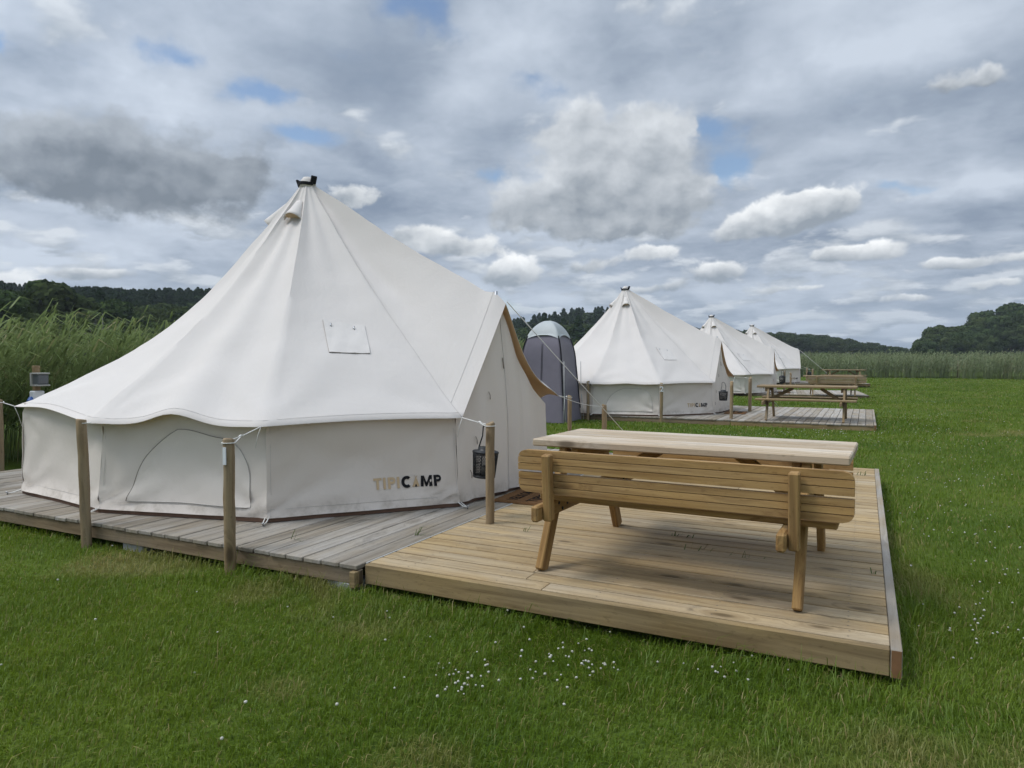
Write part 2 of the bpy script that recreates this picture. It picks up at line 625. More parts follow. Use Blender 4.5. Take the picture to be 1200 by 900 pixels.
# worn, yellowed spots in the turf: x, y, radius
WORN = [(.16, 2.75, .42), (.55, 2.95, .30), (.62, 2.3, .34), (-.35, 2.35, .36), (-3.35, 3.02, .26), (-4.9, 3.05, .3), (-2.25, 2.2, .16), (-5.3, 2.2, .4), (-1.4, 2.0, .25), (1.1, 3.1, .4)]


def blade_material(name, c1, c2, dry, dry_amount, translucency=.35):
    m, g = material(name)
    geo = g.new('ShaderNodeNewGeometry')
    co = geo.outputs['Position']
    isl = geo.outputs['Random Per Island']
    n1 = g.noise(co, .32, 5, .6, .4)
    n2 = g.noise(co, 2.3, 5, .65)
    n4 = g.noise(g.v('ADD', co, (31, 7, 0)), .62, 4, .6, .5)
    f = g.m('ADD', g.m('MULTIPLY', g.ss(n1, .3, .7), .5), g.m('MULTIPLY', isl, .5))
    c = g.mix(f, c1, c2)
    c = g.mix(g.m('MULTIPLY', g.ss(n2, .48, .72), .45), c, tuple(q * 1.25 for q in c2))
    px_, py_, _ = g.sep(co)
    worn = None
    for wx_, wy_, wr in WORN:
        dd = g.v('LENGTH', g.v('MULTIPLY', g.v('SUBTRACT', co, (wx_, wy_, 0)), (1, 1, 0)))
        q = g.m('SUBTRACT', 1.0, g.ss(g.m('ADD', dd, g.m('MULTIPLY', g.m('SUBTRACT', n2, .5), wr * 1.4)), wr * .3, wr))
        worn = q if worn is None else g.m('MAXIMUM', worn, q)
    dryf = g.m('ADD', g.m('ADD', g.m('MULTIPLY', g.ss(n4, .56, .74), .75), g.m('MULTIPLY', worn, .48)), g.m('MULTIPLY', g.m('GREATER_THAN', isl, 1 - dry_amount), .9), clamp=True)
    c = g.mix(dryf, c, dry)
    d = g.new('ShaderNodeBsdfDiffuse')
    g.put(d.inputs[0], c)
    t = g.new('ShaderNodeBsdfTranslucent')
    g.put(t.inputs[0], g.mix(.5, c, tuple(q * 1.2 for q in c2)))
    mx = g.new('ShaderNodeMixShader')
    mx.inputs[0].default_value = translucency
    g.put(mx.inputs[1], d.outputs[0])
    g.put(mx.inputs[2], t.outputs[0])
    gl = g.new('ShaderNodeBsdfGlossy')
    gl.inputs['Roughness'].default_value = .45
    mx2 = g.new('ShaderNodeMixShader')
    mx2.inputs[0].default_value = .018
    g.put(mx2.inputs[1], mx.outputs[0])
    g.put(mx2.inputs[2], gl.outputs[0])
    finish(g, mx2.outputs[0])
    return m


def ribbons(base, direction, length, width, lean, droop, side=None):
    """curved tapering blades: base (n,3), direction = bearing of the lean, 5 vertices each"""
    n = len(base)
    dx, dy = np.cos(direction), np.sin(direction)
    D = np.stack([dx, dy, np.zeros(n)], 1)
    if side is None:
        side = rng.uniform(0, 2 * PI, n)
    S = np.stack([np.cos(side), np.sin(side), np.zeros(n)], 1) * width[:, None] * .5
    up = np.array([0, 0, 1.0])
    mid = base + D * (length * lean * .35)[:, None] + up * (length * .58 * np.sqrt(np.clip(1 - lean ** 2 * .5, .1, 1)))[:, None]
    tip = base + D * (length * (lean * .85 + droop * .35))[:, None] + up * (length * np.clip(1 - lean * .55 - droop * .5, .05, 1))[:, None]
    V = np.stack([base - S, base + S, mid - S * .8, mid + S * .8, tip], 1).reshape(-1, 3)
    o = np.arange(n)[:, None] * 5
    F = np.stack([o + [0, 1, 2], o + [1, 3, 2], o + [2, 3, 4]], 1).reshape(-1, 3)
    return V, F


def value_noise(x, y, s, seed=0):
    return np.array([mnoise.noise(Vector((a * s + seed, b * s - seed, seed * .37))) for a, b in zip(x, y)])


def build_grass():
    N = 980000
    u = rng.random(N)
    split = rng.random(N)
    d = np.where(split < .36, np.sqrt(1.2 ** 2 + u * (4.6 ** 2 - 1.2 ** 2)), 4.6 * (62 / 4.6) ** u)
    reach = .95 * d + 2.6
    q = rng.uniform(-1, 1, N)
    right = q * reach
    x, y = cam2world(right, d)
    keep = (rng.random(N) > smooth01(np.abs(q), .80, 1.0)) & ~in_deck(x, y) & ~((x < -9.7) & (y > 3))
    x, y, d = x[keep], y[keep], d[keep]
    n = len(x)
    # coarse lookup of clump noise
    gx = ((x + 40) * 5).astype(int)
    gy = ((y + 20) * 5).astype(int)
    tab = np.array([[mnoise.noise(Vector((i * .35, j * .35, 3.3))) + .6 * mnoise.noise(Vector((i * .9, j * .9, 8.1))) for j in range(420)] for i in range(420)])
    cl = tab[np.clip(gx, 0, 419), np.clip(gy, 0, 419)]
    L = (.036 + .042 * rng.random(n) ** 1.5) * (1 + .55 * np.clip(cl, -.7, 1.0))
    # longer, unmown fringe beside the deck edges
    cx, cy, zt, a = PITCH[0]
    u_, v_ = x - cx, y - cy
    fringe = np.exp(-np.abs(v_ + 2.78) / .16) * ((u_ > -6) & (u_ < 5.6)) + np.exp(-np.abs(u_ - 5.66) / .12) * ((v_ > -2.9) & (v_ < 3.2))
    L *= 1 + 1.7 * np.clip(fringe, 0, 1) * rng.random(n) ** 1.5
    L *= .88 + .5 * (rng.random(n) < .16) * rng.random(n)
    L *= 1 + .35 * smooth01(d, 6, 20)
    tall = rng.random(n) < .02
    L[tall] *= 1.7
    W = (.0026 + .002 * rng.random(n)) * np.maximum(1, d / 4.2)
    wind = tab[np.clip(gx // 3 + 60, 0, 419), np.clip(gy // 3 + 20, 0, 419)] * 2.5 + 1.0
    direction = wind + rng.normal(0, 1.1, n)
    V, F = ribbons(np.stack([x, y, np.full(n, -.003)], 1), direction, L, W, rng.uniform(.15, .9, n), rng.uniform(0, .5, n))
    m = blade_material('grass blades', (.058, .120, .008), (.158, .222, .020), (.31, .25, .10), .07)
    tag(link('grass', np_mesh('grass', V, F), m), kind='stuff',
        label='mown green lawn with longer tufts and dry straw patches', cat='grass')


build_grass()


def build_clover():
    pts = []

    def cluster(px_, py_, n, sx, sy):
        for _ in range(n):
            X, Y = px_ + rnd.gauss(0, sx), py_ + rnd.gauss(0, sy)
            if Y < 450:
                continue
            fwd = CAM_H * 825 / (Y - 422)
            x, y = cam2world((X - 600) / 825 * fwd, fwd)
            pts.append((x, y, fwd))
    cluster(675, 790, 46, 32, 16)
    cluster(540, 812, 26, 22, 16)
    cluster(855, 800, 16, 30, 12)
    cluster(1150, 690, 34, 34, 40)
    cluster(1120, 610, 40, 50, 26)
    cluster(1130, 560, 60, 60, 14)
    cluster(1100, 520, 90, 70, 10)
    cluster(1060, 490, 90, 60, 9)
    cluster(960, 509, 90, 60, 4)
    cluster(1050, 470, 70, 50, 4)
    cluster(1150, 760, 14, 30, 20)
    cluster(230, 760, 14, 160, 60)
    cluster(500, 790, 20, 90, 40)
    vs, fs = [], []
    ico = bmesh.new()
    bmesh.ops.create_icosphere(ico, subdivisions=1, radius=1)
    iv = np.array([v.co[:] for v in ico.verts])
    ifc = np.array([[v.index for v in f.verts] for f in ico.faces])
    ico.free()
    o = 0
    for x, y, d in pts:
        if in_deck(np.array([x]), np.array([y]))[0]:
            continue
        r = rnd.uniform(.0045, .0082) * max(1.0, min(1.25, d / 11))
        h = rnd.uniform(.034, .060)
        vs.append(iv * np.array([r, r, r * .85]) * rng.uniform(.8, 1.15, (len(iv), 1)) + np.array([x, y, h]))
        fs.append(ifc + o)
        o += len(iv)
    m, g = material('clover bloom')
    isl = g.new('ShaderNodeNewGeometry').outputs['Random Per Island']
    finish(g, principled(g, g.mix(isl, (.36, .35, .28), (.56, .54, .48)), .8, .1))
    tag(link('clover_flowers', np_mesh('clover_flowers', np.concatenate(vs), np.concatenate(fs)), m), kind='stuff',
        label='small white clover blooms scattered in patches over the lawn', cat='clover')


build_clover()


# ------------------------------------------------------------------ reeds
def build_reeds(name, label, xy, h_mean, nleaf, leafL, leafW, wind, mat, plume, stemW, wind_spread=.45, lean0=.16):
    n = len(xy)
    H = h_mean * rng.normal(1, .10, n)
    lean_dir = wind + rng.normal(0, .35, n)
    lean = lean0 * rng.uniform(.4, 1.7, n)
    base = np.column_stack([xy, np.full(n, -.02)])

    def along(f):
        off = lean * H * f ** 2
        return base + np.stack([np.cos(lean_dir) * off, np.sin(lean_dir) * off, H * f * (1 - .12 * lean * f)], 1)
    Vs, Fs = [], []
    o = 0
    # stems: 4-point ribbon
    sd = rng.uniform(0, 2 * PI, n)
    S = np.stack([np.cos(sd), np.sin(sd), np.zeros(n)], 1) * stemW * .5
    fr = [0, .4, .72, .97]
    st = []
    for k, f in enumerate(fr):
        p = along(np.full(n, f))
        w = 1 - .55 * f
        st += [p - S * w, p + S * w]
    V = np.stack(st, 1).reshape(-1, 3)
    b = np.arange(n)[:, None] * 8
    F = np.concatenate([np.stack([b + [2 * k, 2 * k + 1, 2 * k + 2], b + [2 * k + 1, 2 * k + 3, 2 * k + 2]], 1).reshape(-1, 3) for k in range(3)])
    Vs.append(V)
    Fs.append(F + o)
    o += len(V)
    for k in range(nleaf):
        f = np.clip(.22 + .74 * (k + rng.random(n)) / nleaf, 0, .98)
        p = along(f)
        L = leafL * rng.uniform(.7, 1.25, n) * (1.1 - .35 * f)
        dirn = lean_dir + rng.normal(0, wind_spread, n)
        V, F = ribbons(p, dirn, L, leafW * rng.uniform(.7, 1.2, n), rng.uniform(.75, 1.25, n), rng.uniform(.1, .9, n), dirn + PI / 2 + rng.normal(0, .5, n))
        Vs.append(V)
        Fs.append(F + o)
        o += len(V)
    if plume:
        sel = rng.random(n) < plume
        p = along(np.full(n, .95))[sel]
        k = len(p)
        for q in range(4):
            V, F = ribbons(p, lean_dir[sel] + rng.normal(0, .3, k), rng.uniform(.14, .26, k), np.full(k, leafW * 1.1), rng.uniform(.4, .9, k), rng.uniform(.1, .6, k))
            Vs.append(V)
            Fs.append(F + o)
            o += len(V)
    me = np_mesh(name, np.concatenate(Vs), np.concatenate(Fs))
    return tag(link(name, me, mat), label, 'reeds', kind='stuff')


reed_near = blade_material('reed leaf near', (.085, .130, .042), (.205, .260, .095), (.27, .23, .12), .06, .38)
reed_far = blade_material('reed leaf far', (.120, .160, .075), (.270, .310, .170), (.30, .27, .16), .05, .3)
nx = 5200
rx = -10.15 - np.abs(rng.normal(0, 1, nx)) * 2.6
ry = rng.uniform(-1, 24, nx)
k = (rx < -10.15 - .35 * np.sin(ry * 1.3))
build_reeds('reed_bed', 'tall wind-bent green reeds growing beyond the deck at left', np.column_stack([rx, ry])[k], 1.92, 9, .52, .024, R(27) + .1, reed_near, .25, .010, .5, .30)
nf = 15000
fx = rng.uniform(-38, 60, nf)
fy = 63.2 + .02 * fx + np.abs(rng.normal(0, 1, nf)) * 4.5 + .5 * np.sin(fx * .5) + .35 * np.sin(fx * 1.7)
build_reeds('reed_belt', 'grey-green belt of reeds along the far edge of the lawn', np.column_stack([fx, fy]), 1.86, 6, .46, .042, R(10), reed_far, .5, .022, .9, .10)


# ------------------------------------------------------------------ woods
def foliage_material(name, c1, c2, c3):
    m, g = material(name)
    geo = g.new('ShaderNodeNewGeometry')
    isl = geo.outputs['Random Per Island']
    oi = g.new('ShaderNodeObjectInfo').outputs['Random']
    n = g.noise(geo.outputs['Position'], .12, 3, .5)
    c = g.mix(isl, c1, c2)
    c = g.mix(g.m('MULTIPLY', g.ss(n, .42, .66), .6), c, c3)
    c = g.v('SCALE', c, g.m('ADD', .78, g.m('MULTIPLY', oi, .45)))
    d = g.new('ShaderNodeBsdfDiffuse')
    g.put(d.inputs[0], c)
    t = g.new('ShaderNodeBsdfTranslucent')
    g.put(t.inputs[0], c)
    mx = g.new('ShaderNodeMixShader')
    mx.inputs[0].default_value = .25
    g.put(mx.inputs[1], d.outputs[0])
    g.put(mx.inputs[2], t.outputs[0])
    finish(g, mx.outputs[0])
    return m


leaf_broad = foliage_material('broadleaf', (.028, .048, .018), (.074, .108, .038), (.092, .112, .042))
leaf_conifer = foliage_material('conifer', (.022, .040, .020), (.050, .080, .036), (.040, .066, .030))
bark = plain('bark', (.09, .075, .06), .9, .1, 0, .3, 3)


def crown(seed, kind, nq, leaf):
    """leaf clumps of one crown, unit height 1 standing on z = 0; returns (nq, 4, 3)"""
    g = np.random.default_rng(seed)
    if kind == 'conifer':
        h = g.random(nq) ** .75
        rad = .22 * (1 - h) ** .62 + .006
        layer = .5 + .5 * np.sin(h * 46 + seed)
        rad = rad * (.62 + .38 * layer) * g.uniform(.55, 1.08, nq)
        a = g.uniform(0, 2 * PI, nq)
        c = np.stack([np.cos(a) * rad, np.sin(a) * rad, .10 + .90 * h], 1)
        nrm = np.stack([np.cos(a), np.sin(a), np.full(nq, .55)], 1)
        size = leaf * (.5 + .9 * (1 - h)) * g.uniform(.6, 1.3, nq)
    else:
        nl = g.integers(9, 14)
        cs, rs = [], []
        for i in range(nl):
            a = 2 * PI * i * .618
            z = .36 + .44 * (i / nl) + g.uniform(-.05, .05)
            rr = .27 * math.sqrt(max(.05, 1 - ((z - .52) / .42) ** 2)) * g.uniform(.75, 1.15)
            cs.append((math.cos(a) * rr, math.sin(a) * rr, z))
            rs.append(g.uniform(.13, .20))
        cs.append((0, 0, .80))
        rs.append(.16)
        cs, rs = np.array(cs), np.array(rs)
        w = rs ** 2
        li = g.choice(len(cs), nq, p=w / w.sum())
        dv = g.normal(0, 1, (nq, 3))
        dv[:, 2] += .35
        dv /= np.linalg.norm(dv, axis=1)[:, None]
        rad = rs[li] * g.uniform(.72, 1.08, nq)
        c = cs[li] + dv * rad[:, None] * np.array([1, 1, .82])
        nrm = dv
        size = leaf * g.uniform(.55, 1.35, nq)
    nrm = nrm / np.linalg.norm(nrm, axis=1)[:, None] + g.normal(0, .45, (nq, 3))
    nrm /= np.linalg.norm(nrm, axis=1)[:, None]
    t = np.cross(nrm, g.normal(0, 1, (nq, 3)))
    t /= np.linalg.norm(t, axis=1)[:, None] + 1e-6
    b = np.cross(nrm, t)
    q = []
    for su, sv in ((-1, -.7), (.8, -1), (1, .8), (-.7, 1)):
        q.append(c + t * (size * su * g.uniform(.7, 1.1, nq))[:, None] + b * (size * sv * g.uniform(.7, 1.1, nq))[:, None])
    return np.stack(q, 1)


def quads_mesh(name, Q):
    V = Q.reshape(-1, 3)
    return np_mesh(name, V, np.arange(len(V), dtype=np.int32).reshape(-1, 4))


def trunk_mesh(seed, height, r0, limbs=6):
    g = random.Random(seed)
    mb = MB()
    pts, rs = [], []
    x = y = 0.0
    for i in range(7):
        f = i / 6
        pts.append((x, y, f * height * .72))
        rs.append(r0 * (1.25 if i == 0 else 1) * (1 - .72 * f))
        x += g.uniform(-.03, .03) * height
        y += g.uniform(-.03, .03) * height
    mb.tube(pts, rs, 8)
    for i in range(limbs):
        f = .28 + .6 * i / limbs
        k = min(5, int(f * 6))
        p = Vector(pts[k]).lerp(Vector(pts[k + 1]), f * 6 - k)
        a = i * 2.4 + g.uniform(-.4, .4)
        L = height * g.uniform(.16, .28)
        q = p + Vector((math.cos(a), math.sin(a), .75)) * L * .55
        e = q + Vector((math.cos(a), math.sin(a), 1.1)) * L * .45
        r = r0 * (1 - .7 * f) * .55
        mb.tube([p, q, e], [r, r * .6, r * .2], 6)
    return mb.mesh('trunk', True)


SKYLINE = np.array([(-400, 316), (-200, 318), (0, 327), (20, 329), (45, 330), (90, 333), (120, 334), (160, 337), (240, 335), (330, 343), (450, 360), (560, 378), (600, 373),
                    (640, 362), (690, 357), (715, 358), (760, 365), (800, 376), (860, 379), (890, 382), (930, 384), (960, 386), (1000, 392), (1040, 400), (1072, 403),
                    (1100, 403), (1300, 380), (1600, 370)])


def skyline_z(b, r):
    """how high the wood reaches at bearing b and distance r, measured off the photograph"""
    X = 600 + 825 * math.tan(R(b))
    return CAM_H + (422 - np.interp(X, SKYLINE[:, 0], SKYLINE[:, 1])) / 825 * math.cos(R(b)) * r


def tris(Q):
    return Q[:, :3]


def build_forest():
    broad = [tris(crown(100 + i, 'broad', 1300, .040)) for i in range(7)]
    near = [tris(crown(150 + i, 'broad', 3600, .024)) for i in range(4)]
    con = [tris(crown(200 + i, 'conifer', 900, .040)) for i in range(5)]
    out_b, out_c = [], []
    g = np.random.default_rng(5)
    for ring in range(24000):
        b = g.uniform(-58, 58)
        rr = np.interp(b, RB[:, 0], RB[:, 1])
        r = rr * math.sqrt(g.uniform(.50 ** 2, 1.06 ** 2))
        if r > rr * 1.04 or g.random() > (.22 if b < -10 and r > rr * .8 else .098):
            continue
        if 26 < b and r < 225:
            continue                      # the wood at right stands there, tree by tree
        if b < -27 and r < 112 or (b > 18 and r < .78 * rr):
            continue
        a = R(b)
        x, y = cam2world(math.sin(a) * r, math.cos(a) * r)
        z = float(hill_z(np.array([x]), np.array([y]))[0])
        conif = (b < -12 and r > rr * .72 and g.random() < .55) or (-12 <= b < 9 and g.random() < .2) or (b < 9 and g.random() < .06)
        top = skyline_z(b, r)
        H = min(g.uniform(9.5, 13.5), (top - z) * (g.uniform(.93, 1.0) if conif else g.uniform(.84, 1.02)))
        if H < 3.5:
            continue
        Q = near[g.integers(4)] if r < 150 and not conif else (con if conif else broad)[g.integers(5)]
        an = g.uniform(0, 2 * PI)
        ca, sa = math.cos(an), math.sin(an)
        M = np.array([[ca, -sa, 0], [sa, ca, 0], [0, 0, 1]])
        wd = H * g.uniform(.85, 1.25) * (1.0 if not conif else 1.2)
        wd = max(wd, 6.5)
        P = (Q @ M.T) * np.array([wd, wd, H]) + np.array([x, y, z - .4 - (0 if conif else .14 * H)])
        (out_c if conif else out_b).append(P)
    for nm, parts, mt, lab in (('broadleaf_forest', out_b, leaf_broad, 'dark green broadleaf forest covering the hills behind the tents'),
                               ('conifer_forest', out_c, leaf_conifer, 'blackish conifer forest with spiky tops along the left ridge')):
        V = np.concatenate(parts).reshape(-1, 3)
        me = np_mesh(nm, V, np.arange(len(V), dtype=np.int32).reshape(-1, 3))
        tag(link(nm, me, mt), lab, 'forest', kind='stuff')


build_forest()

# trees of the wood at right and of the near edge at left, one by one
tree_src = []
for i in range(4):
    o = thing('broadleaf_tree', 'dark rounded broadleaf tree in the wood beyond the reeds at right', 'tree', group='trees of the wood at right')
    link('crown', quads_mesh('crown', crown(300 + i, 'broad', 5200, .023) * 12.0), leaf_broad, o)
    link('trunk', trunk_mesh(40 + i, 12.0, .26), bark, o)
    tree_src.append(o)
wood_spots = []
for row, (f0, hh) in enumerate(((172, 8.6), (179, 10.5), (187, 12.2), (196, 13.8), (206, 14.6))):
    xs = f0 * .585 + row * 1.2
    while xs < 190:
        ramp = min(1.0, .76 + (xs - f0 * .585) / 110)
        wood_spots.append((xs + rnd.uniform(-1.2, 1.2), f0 + rnd.uniform(-2, 2), hh * ramp * rnd.uniform(.92, 1.1)))
        xs += rnd.uniform(5.4, 7.4)
for k, (r_, f_, h_) in enumerate(wood_spots):
    o = tree_src[k] if k < 4 else copy_tree(tree_src[k % 4])
    x, y = cam2world(r_, f_)
    o.location = (x, y, float(hill_z(np.array([x]), np.array([y]))[0]) - .2)
    s = h_ / 12.0
    o.scale = (s * rnd.uniform(.95, 1.25), s * rnd.uniform(.95, 1.25), s)
    o.rotation_euler = (0, 0, rnd.uniform(0, 6.28))
left_spots = [(-46.5, 64, 8.3, 'tall dark tree cut by the left edge of the photo'), (-49.0, 74, 10.6, 'round-topped tree rising above the ridge at far left'),
              (-43.0, 72, 7.0, 'low bushy tree behind the reeds, between the round-topped tree and the conifer'),
              (-47.0, 84, 9.3, 'broad dark tree standing just left of the small spiky conifer'),
              (-43.0, 84, 6.4, 'olive-green bushy tree left of the bare dead tree'), (-35.5, 78, 4.8, 'low dark tree right of the bare dead tree'),
              (-60.0, 80, 10.8, 'dark tree half outside the left edge beside the tallest crown')]
for k, (r_, f_, h_, lab) in enumerate(left_spots):
    o = copy_tree(tree_src[(k + 1) % 4])
    x, y = cam2world(r_, f_)
    o.location = (x, y, -.1)
    s = h_ / 12.0
    o.scale = (s * 1.1, s * 1.1, s)
    o.rotation_euler = (0, 0, rnd.uniform(0, 6.28))
    tag(o, lab, 'tree', 'trees beyond the reeds at left')
cf = thing('conifer_tree', 'small spiky conifer standing out on the left ridge line', 'tree', group='trees beyond the reeds at left')
link('crown', quads_mesh('crown', crown(410, 'conifer', 2600, .028) * 11.0), leaf_conifer, cf)
link('trunk', trunk_mesh(77, 11, .2, 0), bark, cf)
x, y = cam2world(-56, 96)
cf.location = (x, y, 0)
x, y = cam2world(-32.5, 56)
dead_bark = plain('dead bark', (.20, .19, .17), .9, .1)
dt = thing('bare_tree', 'bare grey dead tree with spread branches before the left wood', 'tree', (x, y, 0))
mb = MB()
mb.tube([(0, 0, 0), (.05, 0, 2.2), (-.05, .05, 3.6), (.03, 0, 5.1)], [.10, .07, .05, .02], 7)
link('trunk', mb.mesh('trunk', True), dead_bark, dt)
for a, z0, L in ((0, 2.6, 1.5), (3.3, 3.0, 1.6), (1.0, 3.6, .9), (4.1, 4.0, .9), (2.2, 2.9, 1.0)):
    mb = MB()
    ca, sa = math.cos(a + .48), math.sin(a + .48)
    mb.tube([(0, 0, z0), (ca * L * .5, sa * L * .5, z0 + L * .28), (ca * L, sa * L, z0 + L * .36)], [.04, .025, .01], 6)
    mb.tube([(ca * L * .5, sa * L * .5, z0 + L * .28), (ca * L * .7, sa * L * .55, z0 + L * .7)], [.02, .008], 5)
    link('branch', mb.mesh('branch', True), dead_bark, dt)

# ------------------------------------------------------------------ timber
NEW_L, NEW_D, NEW_G = (.46, .335, .175), (.255, .168, .074), (.355, .295, .21)
OLD_L, OLD_D, OLD_G = (.31, .265, .20), (.165, .135, .10), (.30, .275, .24)
wood_new_x = wood('new deck', 'x', NEW_L, NEW_D, NEW_G, .6, 1.0, stain=.6)
wood_new_y = wood('new deck', 'y', (.36, .30, .22), (.24, .19, .13), (.36, .335, .30), .9, .4, stain=.25)
wood_old_x = wood('old deck', 'x', OLD_L, OLD_D, OLD_G, .9, .5, stain=.5)
wood_old_y = wood('old deck', 'y', OLD_L, OLD_D, OLD_G, .95, .4, stain=.5)
wood_fascia = wood('fascia', 'x', (.37, .265, .125), (.155, .098, .040), (.25, .195, .12), .5, 1.0, stain=.5)
wood_fascia_old = wood('old fascia', 'x', (.30, .22, .13), (.135, .092, .052), (.24, .20, .15), .6, .9, stain=.5)
wood_table = wood('table', 'x', (.43, .258, .092), (.195, .098, .030), (.35, .25, .14), .3, 1.0)
wood_table_top = wood('table top', 'x', (.55, .44, .31), (.36, .265, .165), (.54, .475, .39), .8, .5)
wood_far = wood('far table', 'x', (.32, .225, .115), (.20, .13, .06), (.29, .24, .175), .6, .4)
wood_post = wood('post', 'z', (.34, .245, .135), (.17, .112, .055), (.255, .21, .15), .5, .8)
wood_far_z = wood('far post', 'z', (.30, .25, .17), (.17, .13, .08), (.28, .26, .21), .7, .5)
end_grain = plain('end grain', (.20, .105, .05), .8, .15, 0, .35, 30)
concrete = plain('concrete', (.30, .30, .29), .9, .15, 0, .25, 25)
white_paint = plain('white metal', (.70, .71, .72), .45, .4, 0, .06, 20)
steel = plain('galvanised', (.42, .43, .44), .38, .5, .8, .15, 40)
black_metal = plain('black metal', (.012, .013, .014), .45, .4, .2, .2, 30)
rope_mat = plain('rope', (.66, .65, .61), .85, .1, 0, .12, 200)


def deck(i, u0, u1, v0, v1, along, label, mats, cat='deck', fascia=True, fh=.12, edge=True, pitch=.136, board_t=.028, group='timber decks of the camp'):
    """boards laid along `along` on joists; local frame of pitch i"""
    cx, cy, zt, a = PITCH[i]
    t = thing('wooden_deck', label, cat, (cx, cy, zt), a, group)
    boards_mat, fascia_mat = mats
    mb = MB()
    tr = .045 if edge else 0
    vf = .045 if fascia else 0
    if along == 'x':
        n = int((v1 - v0 - vf) / pitch)
        w = (v1 - v0 - vf) / n
        for k in range(n):
            y0 = v0 + vf + k * w
            dz = rnd.uniform(-.0015, .0015)
            cut = rnd.choice([None, None, u0 + (u1 - u0) * rnd.uniform(.3, .7)])
            spans = [(u0, u1 - tr - .002)] if cut is None else [(u0, cut - .0015), (cut + .0015, u1 - tr - .002)]
            for s0, s1 in spans:
                mb.box(s0, s1, y0 + .007, y0 + w - .008, -board_t + dz, dz, .003)
            xj = u0 + .27
            while xj < u1 - .1:
                for yy in (y0 + w * .27, y0 + w * .74):
                    cx_, cy_ = xj + rnd.uniform(-.006, .006), yy + rnd.uniform(-.004, .004)
                    ring_ = [(cx_ + .0046 * math.cos(q), cy_ + .0046 * math.sin(q), dz + .0006) for q in np.linspace(0, 2 * PI, 7)[:-1]]
                    mb.add(ring_, [tuple(range(6))], 1)
                xj += .6
    else:
        n = int((u1 - u0 - tr) / pitch)
        w = (u1 - u0 - tr) / n
        for k in range(n):
            x0 = u0 + k * w
            dz = rnd.uniform(-.002, .002)
            mb.box(x0 + .003, x0 + w - .006, v0 + rnd.uniform(-.004, .006) + (vf if fh > .13 else 0), v1, -board_t + dz, dz, .004)
    link('boards', mb.mesh('boards'), [boards_mat, plain('screw head', (.10, .085, .07), .5, .4, .4)], t)
    if fascia:
        mb = MB()
        if along == 'x':
            mb.box(u0 + .002, u1 - tr - .003, v0, v0 + .043, -fh, -.001, .004)
        else:
            top = -board_t - .003
            mb.box(u0, u1, v0 + .012, v0 + .055, top - fh, top, .004)
        link('fascia', mb.mesh('fascia'), fascia_mat, t)
    if edge:
        mb = MB()
        mb.box(u1 - tr, u1, v0 - .002, v1, -fh - .004, .002, .003)
        e = link('edge_board', mb.mesh('edge_board'), boards_mat if along == 'y' else wood_new_y, t)
        mb = MB()
        mb.box(u1 - tr + .003, u1 - .003, v0 - .004, v0 - .0021, -fh, -.002, .0005)
        link('end_grain', mb.mesh('end_grain'), end_grain, e)
    mb = MB()
    if along == 'x':
        k = u0 + .25
        while k < u1 - .1:
            mb.box(k, k + .045, v0 + .12, v1 - .02, -board_t - .10, -board_t - .002, .003)
            k += .6
    else:
        k = v0 + .3
        while k < v1:
            mb.box(u0 + .02, u1 - .06, k, k + .045, -board_t - .10, -board_t - .002, .003)
            k += .6
    link('joists', mb.mesh('joists'), wood_old_y if along == 'x' else wood_old_x, t)
    return t


d1 = deck(0, 2.655, 5.54, -2.69, 2.98, 'x', 'newer yellowish plank deck carrying the nearest picnic table with backrests', (wood_new_x, wood_fascia))
g1 = deck(0, -3.30, 2.64, -2.74, 2.98, 'y', 'weathered grey plank deck under the nearest big tent', (wood_old_y, wood_fascia_old), edge=False, fh=.092, pitch=.142)
mb = MB()
mb.box(2.595, 2.64, -2.765, -2.69, -.135, -.034, .004)
link('end_board', mb.mesh('end_board'), wood_fascia, g1)
mb = MB()
mb.box(2.6425, 2.6535, -2.66, 2.97, -.02, .004, .002)
link('joint_strip', mb.mesh('joint_strip'), white_paint if False else plain('joint strip', (.42, .41, .38), .7, .2), g1)
names = ['second', 'third', 'fourth']
for i, (u1_, v0_, v1_) in enumerate(((5.79, -2.42, 2.7), (5.74, -1.75, 2.86), (5.66, -1.88, 2.7)), 1):
    deck(i, 2.95, u1_, v0_, v1_, 'y', f'pale plank deck under the {["picnic table without backrest, second from the front", "picnic table seen from its backrest, third from the front", "farthest picnic table"][i - 1]}',
         (wood_new_y, wood_fascia), pitch=.146)
    deck(i, -3.3, 2.94, v0_ + .02, v1_, 'y', f'grey weathered deck under the {names[i - 1]} tent from the front', (wood_old_y, wood_fascia_old), edge=False, fh=.1, pitch=.142)

for (x, y, rz, lab) in ((-4.93, 3.42, .05, 'concrete block under the grey deck edge between two posts'), (-2.93, 3.43, -.1, 'concrete block under the corner where grey and new deck meet')):
    mb = MB()
    mb.box(-.11, .11, -.09, .09, -.03, .062, .008)
    o = link('concrete_block', mb.mesh('concrete_block'), concrete, None, (x, y, 0), (0, 0, rz))
    tag(o, lab, 'block', 'concrete blocks under the deck')

# ------------------------------------------------------------------ the bell tent
#TENT-BEGIN
SEED = 0.0
SCALLOP = .085
WALL_A = {6: (234, 2.80), 'z': .85}
